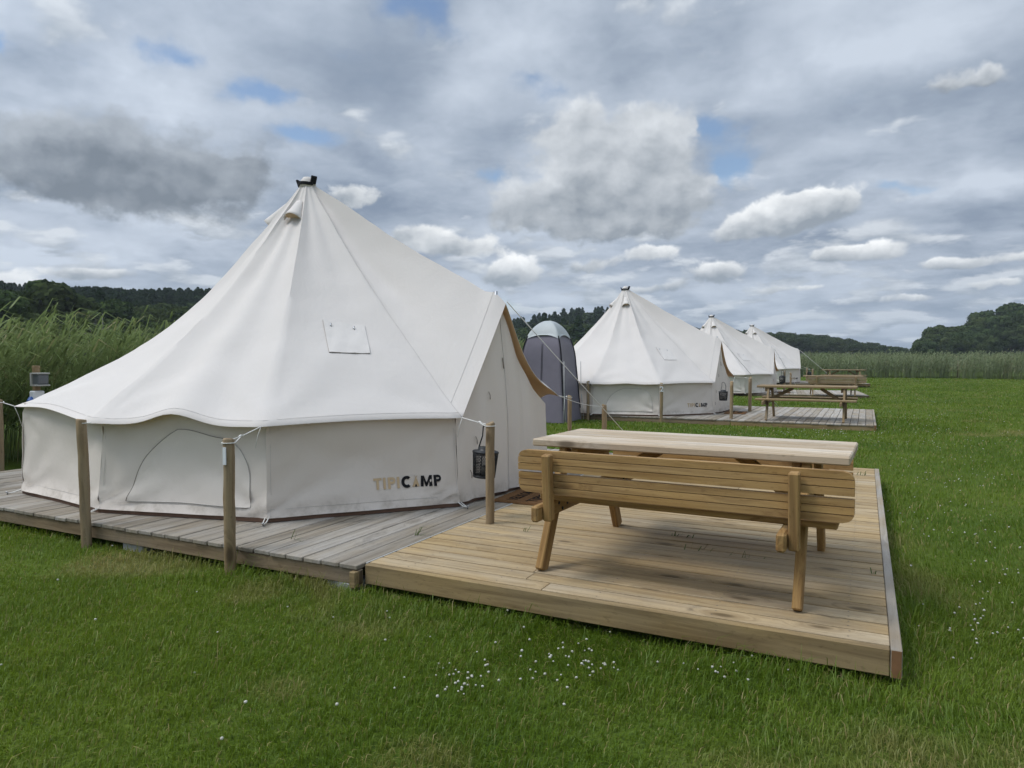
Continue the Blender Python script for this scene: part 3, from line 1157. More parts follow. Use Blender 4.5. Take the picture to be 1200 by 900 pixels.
# eave corners round the tent: bearing, radius, height above the deck, sag of the cloth towards the apex
APEX = np.array([-.19, -.06, 3.19])
EAVE = [(14, 2.62, .88, .10), (49, 2.62, .76, .14), (85, 2.62, .76, .14), (121, 2.62, .76, .15), (158, 2.65, .76, .17), (196, 2.72, .76, .2),
        (233, 2.89, .82, .38), (265.5, 2.60, .745, .20), (301, 2.64, .755, .15), (337, 2.55, .765, .10), (355.2, 2.36, 1.775, .02)]
BASE = [(13, 2.5), (49, 2.5), (85, 2.5), (121, 2.5), (157, 2.5), (195, 2.58), (234, 2.83), (265, 2.5), (301, 2.5), (337, 2.5)]
PEAK = 10                                            # the corner over the door


def polar(a, r, z):
    return np.array([r * math.cos(math.radians(a)), r * math.sin(math.radians(a)), z])


EP = [polar(a, r, z) for a, r, z, s in EAVE]
NE = len(EAVE)


def hnoise(p, s, seed=0.0):
    return mnoise.noise(Vector((p[0] * s + seed, p[1] * s - seed * .7, p[2] * s + seed * .3)))


def scallop(seg, s):
    """how far the hem lifts between two corners"""
    if seg == 7:
        return SCALLOP * math.exp(-((s - .50) / .17) ** 2) - .008 * math.sin(2 * PI * s) ** 2
    if seg in (PEAK, PEAK - 1):
        return .0
    if seg == 8:
        return .012 * math.sin(PI * s)
    return .028 * math.sin(PI * s) + .012 * math.sin(2 * PI * s + seg) * math.sin(PI * s)


def canopy_pt(seg, s, t, wrinkle=True):
    A, B = EP[seg], EP[(seg + 1) % NE]
    e = A * (1 - s) + B * s
    out = np.array([e[0], e[1], 0]) / (np.hypot(e[0], e[1]) + 1e-9)
    if seg not in (PEAK, PEAK - 1):
        # the hem runs a little outside the straight line between the corners only where it lifts
        lift = scallop(seg, s)
        e = e + np.array([0, 0, lift]) + out * lift * .5 - out * .05 * math.sin(PI * s)
    if seg == PEAK:
        # the free edge of the porch hangs in a curve down to its tied corner
        e = e + np.array([-.03, 0, -.16]) * math.sin(PI * s) ** 1.2
    sg = EAVE[seg][3] * (1 - s) + EAVE[(seg + 1) % NE][3] * s
    ring = np.array([.075 * out[0], .075 * out[1], 0])
    p = (APEX + ring) * (1 - t) + e * t
    q = math.sin(PI * t ** (.85 if EAVE[seg][3] < .3 and EAVE[(seg + 1) % NE][3] < .3 else 1.12))
    dn = np.array([-out[0] * .55, -out[1] * .55, -.83])
    dip = .034 if seg not in (PEAK, PEAK - 1) else .10
    p = p + dn * (sg * .80 * q + dip * math.sin(PI * s) ** .8 * math.sin(PI * min(1, t ** .7)) )
    if seg in (PEAK, PEAK - 1):
        # the door pole holds the ridge up just behind the hem
        k = (1 - s) if seg == PEAK else s
        p = p + np.array([0, 0, 1]) * .055 * k ** 4 * math.exp(-((t - .955) / .03) ** 2)
    if wrinkle:
        nrm = np.array([out[0] * .6, out[1] * .6, .8])
        amp = .021 * hnoise(p, 1.3, 3.1 + SEED) + .009 * hnoise(p, 3.3, 9.4 + SEED) + .003 * hnoise(p, 8.0, SEED)
        for c, ph in ((seg, .7), ((seg + 1) % NE, 2.1)):
            if c == PEAK:
                continue
            d = p - EP[c]
            r = float(np.linalg.norm(d))
            if r < 1.15 and r > .02:
                tang = np.array([-EP[c][1], EP[c][0], 0])
                tang /= np.linalg.norm(tang)
                back = -np.array([EP[c][0], EP[c][1], 0])
                back = back / np.linalg.norm(back) * .72 + np.array([0, 0, .69])
                ang = math.atan2(float(d @ tang), float(d @ back))
                amp += .033 * math.cos(ang * 10 + ph + c * 1.7 + hnoise(p, 1.1, c) * 3.0) * math.exp(-r / .42) * min(1, r / .15)
        # long tension folds down from the apex
        amp += .007 * math.cos((seg + s) * 2 * PI * 2.0 + .6 + hnoise(p, .8, 5) * 2) * math.exp(-((t - .25) / .22) ** 2)
        if seg in (8, 9):
            amp += -.035 * math.exp(-(((s if seg == 9 else s - 1) - .52 + .1 * t) / .16) ** 2) * math.exp(-((t - .48) / .2) ** 2)
        edge = min(1.0, .12 + (1 - t) / .14)
        p = p + nrm * amp * edge
    return p


def wall_pt(seg, s, h, out_by=0.0):
    """segment of the wall between base corners; h 0 at the hem, 1 under the eave"""
    n = len(BASE)
    a0, r0 = BASE[seg]
    a1, r1 = BASE[(seg + 1) % n]
    b = polar(a0, r0, .035) * (1 - s) + polar(a1, r1, .035) * s
    t0 = polar(EAVE[seg][0], EAVE[seg][1] - .13, .77)
    t1 = polar(EAVE[(seg + 1) % NE][0], EAVE[(seg + 1) % NE][1] - .13, .77)
    if seg == 0:
        t0 = polar(15, 2.46, .80)
    if seg == 6:
        t0 = polar(*WALL_A[6], WALL_A['z'])
    if seg == 5:
        t1 = polar(*WALL_A[6], WALL_A['z'])
    if seg == 8:
        t1 = polar(337, 2.45, .77)
    tp = t0 * (1 - s) + t1 * s
    if seg == 7:
        tp = tp + np.array([0, 0, .92 * scallop(7, s) + .01])
    p = b * (1 - h) + tp * h
    out = np.array([p[0], p[1], 0]) / (np.hypot(p[0], p[1]) + 1e-9)
    q = math.sin(PI * s)
    off = -.045 * q * math.sin(PI * min(1, h * 1.05)) + .018 * math.exp(-h / .07)
    # folds that fan out from the pegged corners and hang from the tied ones
    L = float(np.linalg.norm(polar(a1, r1, 0) - polar(a0, r0, 0)))
    for c, side in ((0, s), (1, 1 - s)):
        x, z = side * L, h * .8
        r = math.hypot(x, z)
        ang = math.atan2(z, x + .02)
        off += .024 * math.cos(ang * 12 + hnoise(p, 2.5, SEED) * 2 + c * 2 + seg) * math.exp(-r / .35) * min(1, r / .1)
        r2 = math.hypot(x, .8 - z)
        ang2 = math.atan2(.8 - z, x + .02)
        off += .016 * math.cos(ang2 * 9 + hnoise(p, 2.2, SEED + 4) * 2 + c + seg * 2.2) * math.exp(-r2 / .4) * min(1, r2 / .1)
    off += .014 * hnoise(p, 2.6, 1.3 + seg + SEED) + .004 * hnoise(p, 8, seg)
    return p + out * (off + out_by)


DOOR_BULGE = .10


def door_pt(s, h, out_by=0.0):
    D0, D1 = polar(337, 2.5, .035), polar(373, 2.5, .035)
    b = D0 * (1 - s) + D1 * s + np.array([1, 0, 0]) * DOOR_BULGE * math.sin(PI * s) * .4
    De, Ee, Pk = polar(337, 2.46, .76), polar(372, 2.50, .80), polar(355.2, 2.30, 1.765)
    k = s * 2
    if k > 1:
        Pk = polar(355.2, 2.32, 1.755)
    tp = De * (1 - k) + Pk * k if k < 1 else Pk * (2 - k) + Ee * (k - 1)
    if k > 1:
        tp = tp + np.array([-.02, 0, -.13]) * math.sin(PI * (k - 1))
    p = b * (1 - h) + tp * h
    f = .014 * math.sin(s * 34 + 1.5 * hnoise(p, 1.5, 4)) * (1 - .6 * h) + .012 * hnoise((s * 9, h * .8, 0), 1.0, 2) + .05 * math.sin(PI * s) * math.sin(PI * h) * .6
    f -= .02 * math.exp(-((s - .5) / .03) ** 2)
    return p + np.array([1, -.08, 0]) * (f + out_by)
#TENT-END


def canvas(name, col, weave=900.0, trans=.22, dirt=.0):
    m, g = material(name)
    co = g.new('ShaderNodeTexCoord').outputs['Object']
    n = g.noise(co, 1.6, 5, .6)
    n2 = g.noise(co, 55, 3, .7)
    c = g.mix(n, tuple(v * .95 for v in col), tuple(min(1, v * 1.03) for v in col))
    _, _, z = g.sep(co)
    if dirt:
        dn = g.noise(g.v('ADD', co, (3, 8, 1)), 5, 6, .7)
        low = g.m('SUBTRACT', 1.0, g.ss(z, .03, .22))
        c = g.mix(g.m('MULTIPLY', g.m('MULTIPLY', low, g.ss(dn, .42, .75)), dirt), c, (.36, .31, .24))
        st = g.noise(g.v('MULTIPLY', co, (2, 2, .6)), 3.1, 5, .65)
        c = g.mix(g.m('MULTIPLY', g.ss(st, .60, .80), dirt * .30), c, tuple(v * .80 for v in col))
    cr = g.noise(g.v('MULTIPLY', co, (1.0, 1.0, .55)), 5.0, 5, .55, 1.2)
    cr = g.m('ABSOLUTE', g.m('SUBTRACT', cr, .5))
    h = g.m('ADD', g.m('MULTIPLY', g.noise(co, 380, 2, .5), .35), g.m('ADD', g.m('MULTIPLY', g.noise(co, 16, 4, .6), 1.2), g.m('MULTIPLY', cr, -3.2)))
    nb = bump(g, h, .26, .006)
    d = g.new('ShaderNodeBsdfDiffuse')
    g.put(d.inputs[0], c)
    g.put(d.inputs['Normal'], nb)
    t = g.new('ShaderNodeBsdfTranslucent')
    g.put(t.inputs[0], tuple(v * k for v, k in zip(col, (1.0, .88, .68))))
    mx = g.new('ShaderNodeMixShader')
    mx.inputs[0].default_value = trans
    g.put(mx.inputs[1], d.outputs[0])
    g.put(mx.inputs[2], t.outputs[0])
    finish(g, mx.outputs[0])
    return m


canvas_roof = canvas('roof canvas', (.775, .733, .688), trans=.22, dirt=.3)
canvas_wall = canvas('wall canvas', (.765, .695, .622), trans=.10, dirt=.7)
canvas_patch = canvas('patch canvas', (.73, .69, .648), trans=.15)
canvas_window = canvas('window canvas', (.77, .705, .635), trans=.08, dirt=.3)
canvas_tan = canvas('tan lining', (.86, .68, .49), trans=.42)
seam_mat = plain('seam thread', (.46, .44, .41), .9, .1)
zip_mat = plain('zip', (.26, .22, .18), .8, .2)
brown_pvc = plain('groundsheet', (.13, .075, .05), .6, .25, 0, .3, 12)
ink_tan = plain('logo tan', (.56, .42, .26), .8, .1, 0, .05)
ink_black = plain('logo black', (.018, .018, .02), .8, .1, 0, .05)
strap_mat = plain('strap', (.014, .014, .016), .8, .2)


def grid_mesh(name, fn, nu, nv, closed=False, cols=None):
    P = np.array([[fn(i / nu, j / nv) for j in range(nv + 1)] for i in range(nu + 1)])
    V = P.reshape(-1, 3)
    i = np.arange((nu + 1) * (nv + 1)).reshape(nu + 1, nv + 1)
    F = np.stack([i[:-1, :-1].ravel(), i[1:, :-1].ravel(), i[1:, 1:].ravel(), i[:-1, 1:].ravel()], 1)
    return np_mesh(name, V, F, True)


def crisp(o):
    m = o.modifiers.new('crisp rim', 'EDGE_SPLIT')
    m.split_angle = R(55)


def build_tent(t):
    # ---- canopy: one sheet round all corners
    NS, NT = 22, 44
    cols = []
    for seg in range(NE):
        ns = NS if seg not in (PEAK, PEAK - 1) else 20
        for k in range(ns):
            cols.append((seg, k / ns))
    P = np.array([[canopy_pt(sg, s, (j / NT)) for j in range(NT + 1)] for sg, s in cols])
    hem = P[:, -1].copy()
    hem[:, 2] -= .004
    P = np.concatenate([P, hem[:, None]], 1)
    nC, nR = P.shape[:2]
    idx = np.arange(nC * nR).reshape(nC, nR)
    nxt = np.roll(idx, -1, 0)
    F = np.stack([idx[:, :-1].ravel(), idx[:, 1:].ravel(), nxt[:, 1:].ravel(), nxt[:, :-1].ravel()], 1)
    me = np_mesh('canopy', P.reshape(-1, 3), F, True)
    can = link('canopy', me, [canvas_roof, canvas_tan], t)
    so = can.modifiers.new('cloth thickness', 'SOLIDIFY')
    so.thickness = .003
    so.offset = -1
    so.material_offset = 1
    crisp(can)
    # seams down every corner and two along the door hem
    mb = MB()
    for seg in (9, 0):
        pts = [canopy_pt(seg, 0, j / 40) + np.array([0, 0, .003]) for j in range(1, 41)]
        mb.tube(pts, .0012, 4)
    mb.tube([canopy_pt(PEAK - 1, k / 24, .945) + np.array([.003, 0, .003]) for k in range(25)], .0012, 4)
    mb.tube([canopy_pt(PEAK, k / 24, .945) + np.array([.003, 0, .003]) for k in range(25)], .0012, 4)
    for seg in range(NE):
        if seg not in (PEAK, PEAK - 1):
            mb.tube([canopy_pt(seg, k / 20, .982) + np.array([0, 0, .003]) for k in range(21)], .0009, 4)
    link('seams', mb.mesh('seams', True), seam_mat, can)
    # ---- apex: canvas cap, black strap
    mb = MB()
    c = APEX
    mb.lathe([(.098, -.035), (.088, .01), (.075, .05), (.05, .085), (.012, .095)], 20, 0, c)
    link('apex_cap', mb.mesh('apex_cap', True), canvas_roof, t)
    mb = MB()
    ring = [(c[0] + .100 * math.cos(a), c[1] + .100 * math.sin(a), c[2] - .012 + .004 * math.sin(3 * a)) for a in np.linspace(R(150), R(345), 20)]
    for k in range(len(ring) - 1):
        a, b = np.array(ring[k]), np.array(ring[k + 1])
        o_ = np.array([a[0] - c[0], a[1] - c[1], 0]) / .1 * .008
        up = np.array([0, 0, .034])
        mb.add([a, b, b + up, a + up, a + o_, b + o_, b + o_ + up, a + o_ + up],
               [(4, 5, 6, 7), (0, 3, 2, 1), (3, 7, 6, 2), (0, 1, 5, 4), (0, 4, 7, 3), (1, 2, 6, 5)])
    for a, lift in ((R(195), .02), (R(348), .045)):
        M = Matrix.Translation((c[0] + .105 * math.cos(a), c[1] + .105 * math.sin(a), c[2] + lift)) @ Matrix.Rotation(a, 4, 'Z') @ Matrix.Rotation(.35, 4, 'Y')
        mb.box(-.012, .012, -.035, .035, -.045, .045, .006, M)
    link('apex_strap', mb.mesh('apex_strap'), strap_mat, t)
    # ---- vent hoods
    for seg, s in ((7, .55), (5, .55), (2, .5)):
        hood, hole = MB(), MB()
        n = 12
        rows = []
        for j in range(7):
            f = j / 6
            tt = .075 + .085 * f
            c0 = canopy_pt(seg, s, tt, False)
            c1 = canopy_pt(seg, s + .02, tt, False)
            side = (c1 - c0) / np.linalg.norm(c1 - c0)
            out = np.array([c0[0] - APEX[0], c0[1] - APEX[1], 0])
            out /= np.linalg.norm(out)
            nrm = out * .72 + np.array([0, 0, .69])
            hw, hh = .035 + .066 * f, .014 + .085 * f
            rows.append([c0 + side * hw * math.cos(PI - PI * k / n) + nrm * (hh * math.sin(PI * k / n) + .001) for k in range(n + 1)])
        V = np.array(rows).reshape(-1, 3)
        F = [(j * (n + 1) + k, j * (n + 1) + k + 1, (j + 1) * (n + 1) + k + 1, (j + 1) * (n + 1) + k) for j in range(6) for k in range(n)]
        hood.add(V, F)
        h_ = link('vent_hood', hood.mesh('vent_hood', True), canvas_roof, t)
        so = h_.modifiers.new('cloth thickness', 'SOLIDIFY')
        so.thickness = .006
        back = np.array(rows[5])
        hole.add(list(back), [tuple(range(n, -1, -1))])
        link('vent_opening', hole.mesh('vent_opening'), canvas_tan, h_)
    # ---- wall
    P = np.array([[wall_pt(sg, k / 20, j / 18) for j in range(19)] for sg in range(len(BASE) - 1) for k in range(21)])
    n = P.shape[1]
    F = []
    for sg in range(len(BASE) - 1):
        for k in range(20):
            a = (sg * 21 + k) * n
            for j in range(n - 1):
                F.append((a + j, a + n + j, a + n + j + 1, a + j + 1))
    wall = link('wall', np_mesh('wall', P.reshape(-1, 3), np.array(F), True), [canvas_wall, canvas_tan], t)
    so = wall.modifiers.new('cloth thickness', 'SOLIDIFY')
    so.thickness = .004
    so.offset = -1
    crisp(wall)
    mb = MB()
    for sg in range(len(BASE) - 1):
        mb.tube([wall_pt(sg, k / 20, .085, .003) for k in range(21)], .0009, 4)
        if sg:
            mb.tube([wall_pt(sg, .02, j / 12, .003) for j in range(13)], .001, 4)
    mb.tube([wall_pt(8, .985, j / 12, .003) for j in range(13)], .001, 4)
    link('seams', mb.mesh('seams', True), seam_mat, wall)
    # ---- arched window with its flap closed, in every second panel
    def window(seg):
        def lr(f):
            return .17 + .10 * f + .20 * f ** 5, .905 - .01 * f - .13 * f ** 5
        z0, z1 = .10, .81

        def fn(a, b):
            l, r_ = lr(b)
            return wall_pt(seg, l + (r_ - l) * a, z0 + (z1 - z0) * b, .007 + .004 * math.sin(PI * a) * math.sin(PI * b))
        w = link('window_flap', grid_mesh('window_flap', fn, 26, 16), canvas_window, t)
        so = w.modifiers.new('cloth thickness', 'SOLIDIFY')
        so.thickness = .003
        so.offset = -1
        crisp(w)
        mb = MB()
        pts = [fn(0, b / 20) for b in range(21)] + [fn(a / 16, 1) for a in range(1, 16)]
        mb.tube(pts, .0026, 5)
        link('zip', mb.mesh('zip', True), zip_mat, w)
        mb = MB()
        mb.tube([fn(1, b / 20) for b in range(21)], .0022, 5)
        mb.tube([fn(a / 16, 0) for a in range(17)], .0022, 5)
        link('seams', mb.mesh('seams', True), seam_mat, w)
    window(7)
    window(3)
    # ---- door
    dr = link('door', grid_mesh('door', door_pt, 60, 40), [canvas_wall, canvas_tan], t)
    so = dr.modifiers.new('cloth thickness', 'SOLIDIFY')
    so.thickness = .004
    so.offset = -1
    crisp(dr)
    mb = MB()
    mb.tube([door_pt(.5, j / 24, .004) for j in range(25)], .004, 5)
    link('zip', mb.mesh('zip', True), canvas_patch, dr)
    for a, b in ((.30, .70), (.16, .52), (.1, .28)):
        p = door_pt(a, b, .012)
        mb = MB()
        mb.tube([p, p + np.array([.015, 0, -.03]), p + np.array([.01, .01, -.07])], .004, 5)
        link('toggle', mb.mesh('toggle', True), zip_mat, dr)
    mb = MB()
    mb.tube([door_pt(.47, .74, .01), door_pt(.47, .68, .014)], .006, 5)
    link('zip_pull', mb.mesh('zip_pull', True), zip_mat, dr)
    mb = MB()
    mb.tube([(2.24 * math.cos(R(-4.8)), 2.24 * math.sin(R(-4.8)), .0), (2.25 * math.cos(R(-4.8)), 2.25 * math.sin(R(-4.8)), 1.90)], .016, 8)
    link('door_pole', mb.mesh('door_pole', True), steel, t)
    # ---- brown groundsheet showing under the hem
    base = [wall_pt(sg, k / 4, 0, -.012) for sg in range(len(BASE) - 1) for k in range(4)] + [wall_pt(8, 1, 0, -.012)]
    base += [door_pt(k / 6, 0, -.02) for k in range(1, 6)]
    m_ = len(base)
    V = [(p[0], p[1], .036) for p in base] + [(p[0], p[1], .003) for p in base]
    Fs = [tuple(range(m_)), tuple(range(2 * m_ - 1, m_ - 1, -1))] + [(k, m_ + k, m_ + (k + 1) % m_, (k + 1) % m_) for k in range(m_)]
    link('groundsheet', MB().add(V, Fs).mesh('groundsheet'), brown_pvc, t)
    # ---- peg loops
    for sg in range(len(BASE)):
        a, r_ = BASE[sg]
        p = polar(a, r_ + .01, .04)
        o_ = polar(a, 1, 0)
        sd = np.array([-o_[1], o_[0], 0])
        mb = MB()
        mb.tube([p + sd * .012, p + o_ * .06 + sd * .012 - np.array([0, 0, .02]), p + o_ * .115 - np.array([0, 0, .03]), p + o_ * .06 - sd * .012 - np.array([0, 0, .02]), p - sd * .012], .005, 5)
        lp = link('peg_loop', mb.mesh('peg_loop', True), rope_mat, t)
        mb = MB()
        q = p + o_ * .11
        mb.tube([(q[0], q[1], -.002), (q[0], q[1], .022), (q[0] + o_[0] * .014, q[1] + o_[1] * .014, .026)], .006, 6)
        link('peg', mb.mesh('peg', True), steel, lp)
    # ---- pocket patch with two toggles on the roof beside the door
    def patch(a, b):
        c = PATCH
        s0 = (c[0][0] * (1 - a) + c[1][0] * a) * (1 - b) + (c[3][0] * (1 - a) + c[2][0] * a) * b
        t0 = (c[0][1] * (1 - a) + c[1][1] * a) * (1 - b) + (c[3][1] * (1 - a) + c[2][1] * a) * b
        p = canopy_pt(8, s0, t0)
        w_ = .006 + .003 * hnoise(p, 14, 3) + .002 * math.sin(a * 14 + b * 6)
        # bottom corner at left is rounded off
        return p + np.array([.22, -.45, .70]) * w_
    pt = link('vent_patch', grid_mesh('vent_patch', patch, 16, 16), canvas_patch, t)
    so = pt.modifiers.new('cloth thickness', 'SOLIDIFY')
    so.thickness = .004
    so.offset = -1
    crisp(pt)
    mb = MB()
    edge = [patch(0, k / 12) for k in range(13)] + [patch(k / 12, 1) for k in range(1, 13)]
    mb.tube(edge, .0022, 5)
    link('edge_binding', mb.mesh('edge_binding', True), zip_mat, pt)
    mb = MB()
    mb.tube([patch(k / 12, 0) for k in range(13)] + [patch(1, k / 12) for k in range(1, 13)], .002, 5)
    link('seams', mb.mesh('seams', True), seam_mat, pt)
    for a in (.20, .76):
        p = patch(a, .13)
        mb = MB()
        mb.tube([p + np.array([0, -.01, .02]), p + np.array([.0, -.02, .0]), p + np.array([.01, -.015, -.012])], .006, 5)
        link('toggle', mb.mesh('toggle', True), steel, pt)
    # ---- lettering on the wall beside the door
    def on_wall(vs, s_left, z0, scale, out_by):
        # panel is 1.545 m wide; x in metres along it, y up
        return [wall_pt(8, s_left + x * scale / 1.545, (z0 + y * scale - .035) / .80, out_by) for x, y, *_ in vs]

    def fine(vs, fs, step=.02):
        return vs, fs
    x = 0.0
    H_ = .100
    SW = .0215                                    # stroke width
    groups = {'tan': MB(), 'black': MB()}

    def strip(key, outer, inner, off=.006):
        n_ = len(outer)
        groups[key].add(on_wall(outer + inner, .535, .205, 1, off), [(k, k + 1, n_ + k + 1, n_ + k) for k in range(n_ - 1)])

    def poly(key, pts, off=.006):
        groups[key].add(on_wall(pts, .535, .205, 1, off), [tuple(range(len(pts)))])

    def rect(key, x0, y0, x1, y1):
        poly(key, [(x0, y0), (x1, y0), (x1, y1), (x0, y1)])

    def arc(cx_, cy_, rx, ry, a0, a1, n_=14):
        return [(cx_ + rx * math.cos(R(a0 + (a1 - a0) * k / n_)), cy_ + ry * math.sin(R(a0 + (a1 - a0) * k / n_))) for k in range(n_ + 1)]

    def glyph_P(key, x):
        rect(key, x, 0, x + SW, H_)
        w_, y0, y1 = .066, .040, H_
        ry = (y1 - y0) / 2
        o_ = [(x + SW, y1)] + arc(x + w_ - ry, y0 + ry, ry, ry, 90, -90) + [(x + SW, y0)]
        i_ = [(x + SW, y1 - .022)] + arc(x + w_ - ry, y0 + ry, ry - SW * .85, ry - .022, 90, -90) + [(x + SW, y0 + .022)]
        strip(key, i_, o_)
    for ch, colr in (('T', 'tan'), ('I', 'tan'), ('P', 'tan'), ('I', 'tan'), ('C', 'black'), ('A', ''), ('M', 'black'), ('P', 'black')):
        if ch == 'T':
            rect(colr, x, H_ - .020, x + .070, H_)
            rect(colr, x + .0245, 0, x + .0455, H_ - .020)
            x += .070 + .012
        elif ch == 'I':
            rect(colr, x, 0, x + SW, H_)
            x += SW + .018
        elif ch == 'P':
            glyph_P(colr, x)
            x += .066 + .012
        elif ch == 'C':
            strip(colr, arc(x + .044, H_ / 2, .020, .027, 52, 308, 22), arc(x + .044, H_ / 2, .046, .054, 48, 312, 22))
            x += .082 + .008
        elif ch == 'M':
            rect(colr, x, 0, x + .024, H_)
            rect(colr, x + .070, 0, x + .094, H_)
            poly(colr, [(x + .024, H_), (x + .024, H_ - .046), (x + .040, 0), (x + .047, 0), (x + .047, .034)])
            poly(colr, [(x + .070, H_ - .046), (x + .070, H_), (x + .047, .034), (x + .047, 0), (x + .054, 0)])
            x += .094 + .014
        else:
            # a little tent stands in for the letter
            b, h = .062, .082
            cxm = x + b / 2
            poly('tan', [(x, .004), (x + b, .004), (cxm + .005, h), (cxm - .005, h)])
            poly('tan', [(cxm - .004, h - .004), (cxm + .002, h - .004), (cxm + .012, h + .022), (cxm + .008, h + .022)])
            poly('tan', [(cxm - .002, h - .004), (cxm + .004, h - .004), (cxm - .008, h + .022), (cxm - .012, h + .022)])
            poly('black', [(cxm - .010, .002), (cxm + .010, .002), (cxm + .003, .026), (cxm - .003, .026)], .0085)
            x += b + .010
    for key, mt in (('tan', ink_tan), ('black', ink_black)):
        lg = link('lettering', groups[key].mesh('lettering'), mt, wall)
        so = lg.modifiers.new('ink thickness', 'SOLIDIFY')
        so.thickness = .0015
    return t


PATCH = [(.35, .607), (.725, .637), (.662, .757), (.362, .75)]
tent_labels = ['largest, nearest cream bell tent with tan and black lettering on its wall',
               'cream bell tent behind the post numbered 2, beside the grey shower tent',
               'third cream bell tent from the front, half hidden by the second',
               'farthest and smallest of the cream bell tents, a guy line running from its door peak']
tents = []
EAVE_FIRST, EAVE_REST = EAVE, [e if k != 6 else (230, 2.62, .755, .16) for k, e in enumerate(EAVE)]
BASE_FIRST, BASE_REST = BASE, [e if k != 6 else (230, 2.5) for k, e in enumerate(BASE)]
WALL_A = {6: (234, 2.80), 'z': .85}
for i in range(4):
    cx, cy, zt, a = PITCH[i]
    if i < 2:
        if i == 1:
            # the others stand square, without the first one's pulled-out corner
            EAVE, BASE, SEED, WALL_A = EAVE_REST, BASE_REST, 7.7, {6: (230, 2.5), 'z': .77}
            SCALLOP = .015
            EP = [polar(*e[:3]) for e in EAVE]
        t = thing('bell_tent', tent_labels[i], 'tent', (cx, cy, zt), a, 'bell tents pitched in a row')
        build_tent(t)
        TENT_EP = {i: EP} if i == 0 else {0: TENT_EP[0], 1: EP, 2: EP, 3: EP}
    else:
        t = copy_tree(tents[1])
        t.location, t.rotation_euler = (cx, cy, zt), (0, 0, a)
        t['label'] = tent_labels[i]
    tents.append(t)


# ------------------------------------------------------------------ posts and guy ropes
def post(world_xy, z0, ztop, r, label, seed, tilt=(0, 0), mat=None, square=False, group='posts that the guy ropes are tied to'):
    g = random.Random(seed)
    h = ztop - z0
    mb = MB()
    pts, rs = [], []
    for k in range(9):
        f = k / 8
        pts.append((g.uniform(-.0025, .0025), g.uniform(-.0025, .0025), -.12 + (h + .12) * f))
        rs.append(r * g.uniform(.97, 1.03))
    pts.append((0, 0, h + .006))
    rs.append(r * .86)
    mb.tube(pts, rs, 18 if not square else 4)
    o = link('wooden_post', mb.mesh('wooden_post', not square), mat or wood_post, None, (*world_xy, z0), (tilt[0], tilt[1], g.uniform(0, 6)))
    if not square:
        for p_ in o.data.polygons:
            if len(p_.vertices) > 6:
                p_.use_smooth = False
    return tag(o, label, 'post', group)


P98 = post((-5.345, 3.245), 0, .975, .037, 'wooden post nearest the left end of the front tent, rope tied to its top', 1, (0, R(-1.2)))
P270 = post((-3.785, 3.245), 0, .905, .037, 'wooden post carrying the metal number one in front of the nearest tent', 2)
P572 = post((-2.62, 4.69), .178, .945, .034, 'wooden post with the lantern behind it beside the nearest tent door', 3)
P668 = post((-3.64, 8.70), .178, .95, .028, 'slim post behind the nearest table, closest to the shower tent', 4)
P705 = post((-2.92, 8.06), .178, .885, .031, 'short post just above the middle of the nearest table top', 5)
PLEFT = post((-9.27, 4.62), 0, .955, .036, 'reddish wooden post cut by the left edge of the photo', 6)
P2A = post((-4.33, 15.72), 0, .90, .036, 'wooden post carrying the white number 2', 7)
P2B = post((-6.10, 15.70), 0, .925, .036, 'post left of the number 2 post, before the second tent', 8)
P2C = post((-2.88, 16.24), .11, .945, .036, 'front one of the two posts beside the mat of the second tent', 9)
P2D = post((-2.87, 18.75), .11, .975, .042, 'rear one of the two posts beside the mat of the second tent', 10)
P3A = post((-3.39, 31.0), .085, .99, .045, 'post with white rope on top beside the lantern of the third tent', 11)
P3B = post((-3.45, 34.0), .085, .86, .042, 'thinner post right of the lantern of the third tent', 12)
q = local(3, 2.95, -1.0)
P4A = post((q.x, q.y), .18, .93, .05, 'left one of the two posts beside the farthest tent', 13)
q = local(3, 3.0, 1.9)
P4B = post((q.x, q.y), .18, .97, .05, 'right one of the two posts beside the farthest tent', 14)


def number_sign(post_obj, digit, size, ang, z):
    vs, fs = text_mesh(digit, 1.0, .03)
    x0, x1 = min(v[0] for v in vs), max(v[0] for v in vs)
    y0, y1 = min(v[1] for v in vs), max(v[1] for v in vs)
    sc = size / (y1 - y0)
    mb = MB()
    V = [((v[0] - (x0 + x1) / 2) * sc, 0, (v[1] - y0) * sc) for v in vs]
    mb.add(V, fs)
    o = link('number_sign', mb.mesh('number_sign'), white_paint, post_obj)
    so = o.modifiers.new('plate thickness', 'SOLIDIFY')
    so.thickness = .006
    rz = ang - post_obj.rotation_euler.z
    o.rotation_euler = (0, 0, rz)
    d = Vector((math.sin(rz), -math.cos(rz), 0)) * .043
    o.location = (d.x, d.y, z)
    return o


number_sign(P270, '1', .115, R(8), .745)
number_sign(P2A, '2', .125, R(22), .715)


def rope(tent, pts, r=.0035, sag=0.0):
    a = tent.matrix_basis.inverted()
    P = [a @ Vector(p) for p in pts]
    if len(P) == 2 and sag:
        P = [P[0].lerp(P[1], k / 8) - Vector((0, 0, sag * math.sin(PI * k / 8))) for k in range(9)]
    mb = MB()
    mb.tube(P, r, 6)
    return link('guy_rope', mb.mesh('guy_rope', True), rope_mat, tent)


def tent_pt(i, p):
    cx, cy, zt, a = PITCH[i]
    return Vector((cx + p[0] * math.cos(a) - p[1] * math.sin(a), cy + p[0] * math.sin(a) + p[1] * math.cos(a), zt + p[2]))


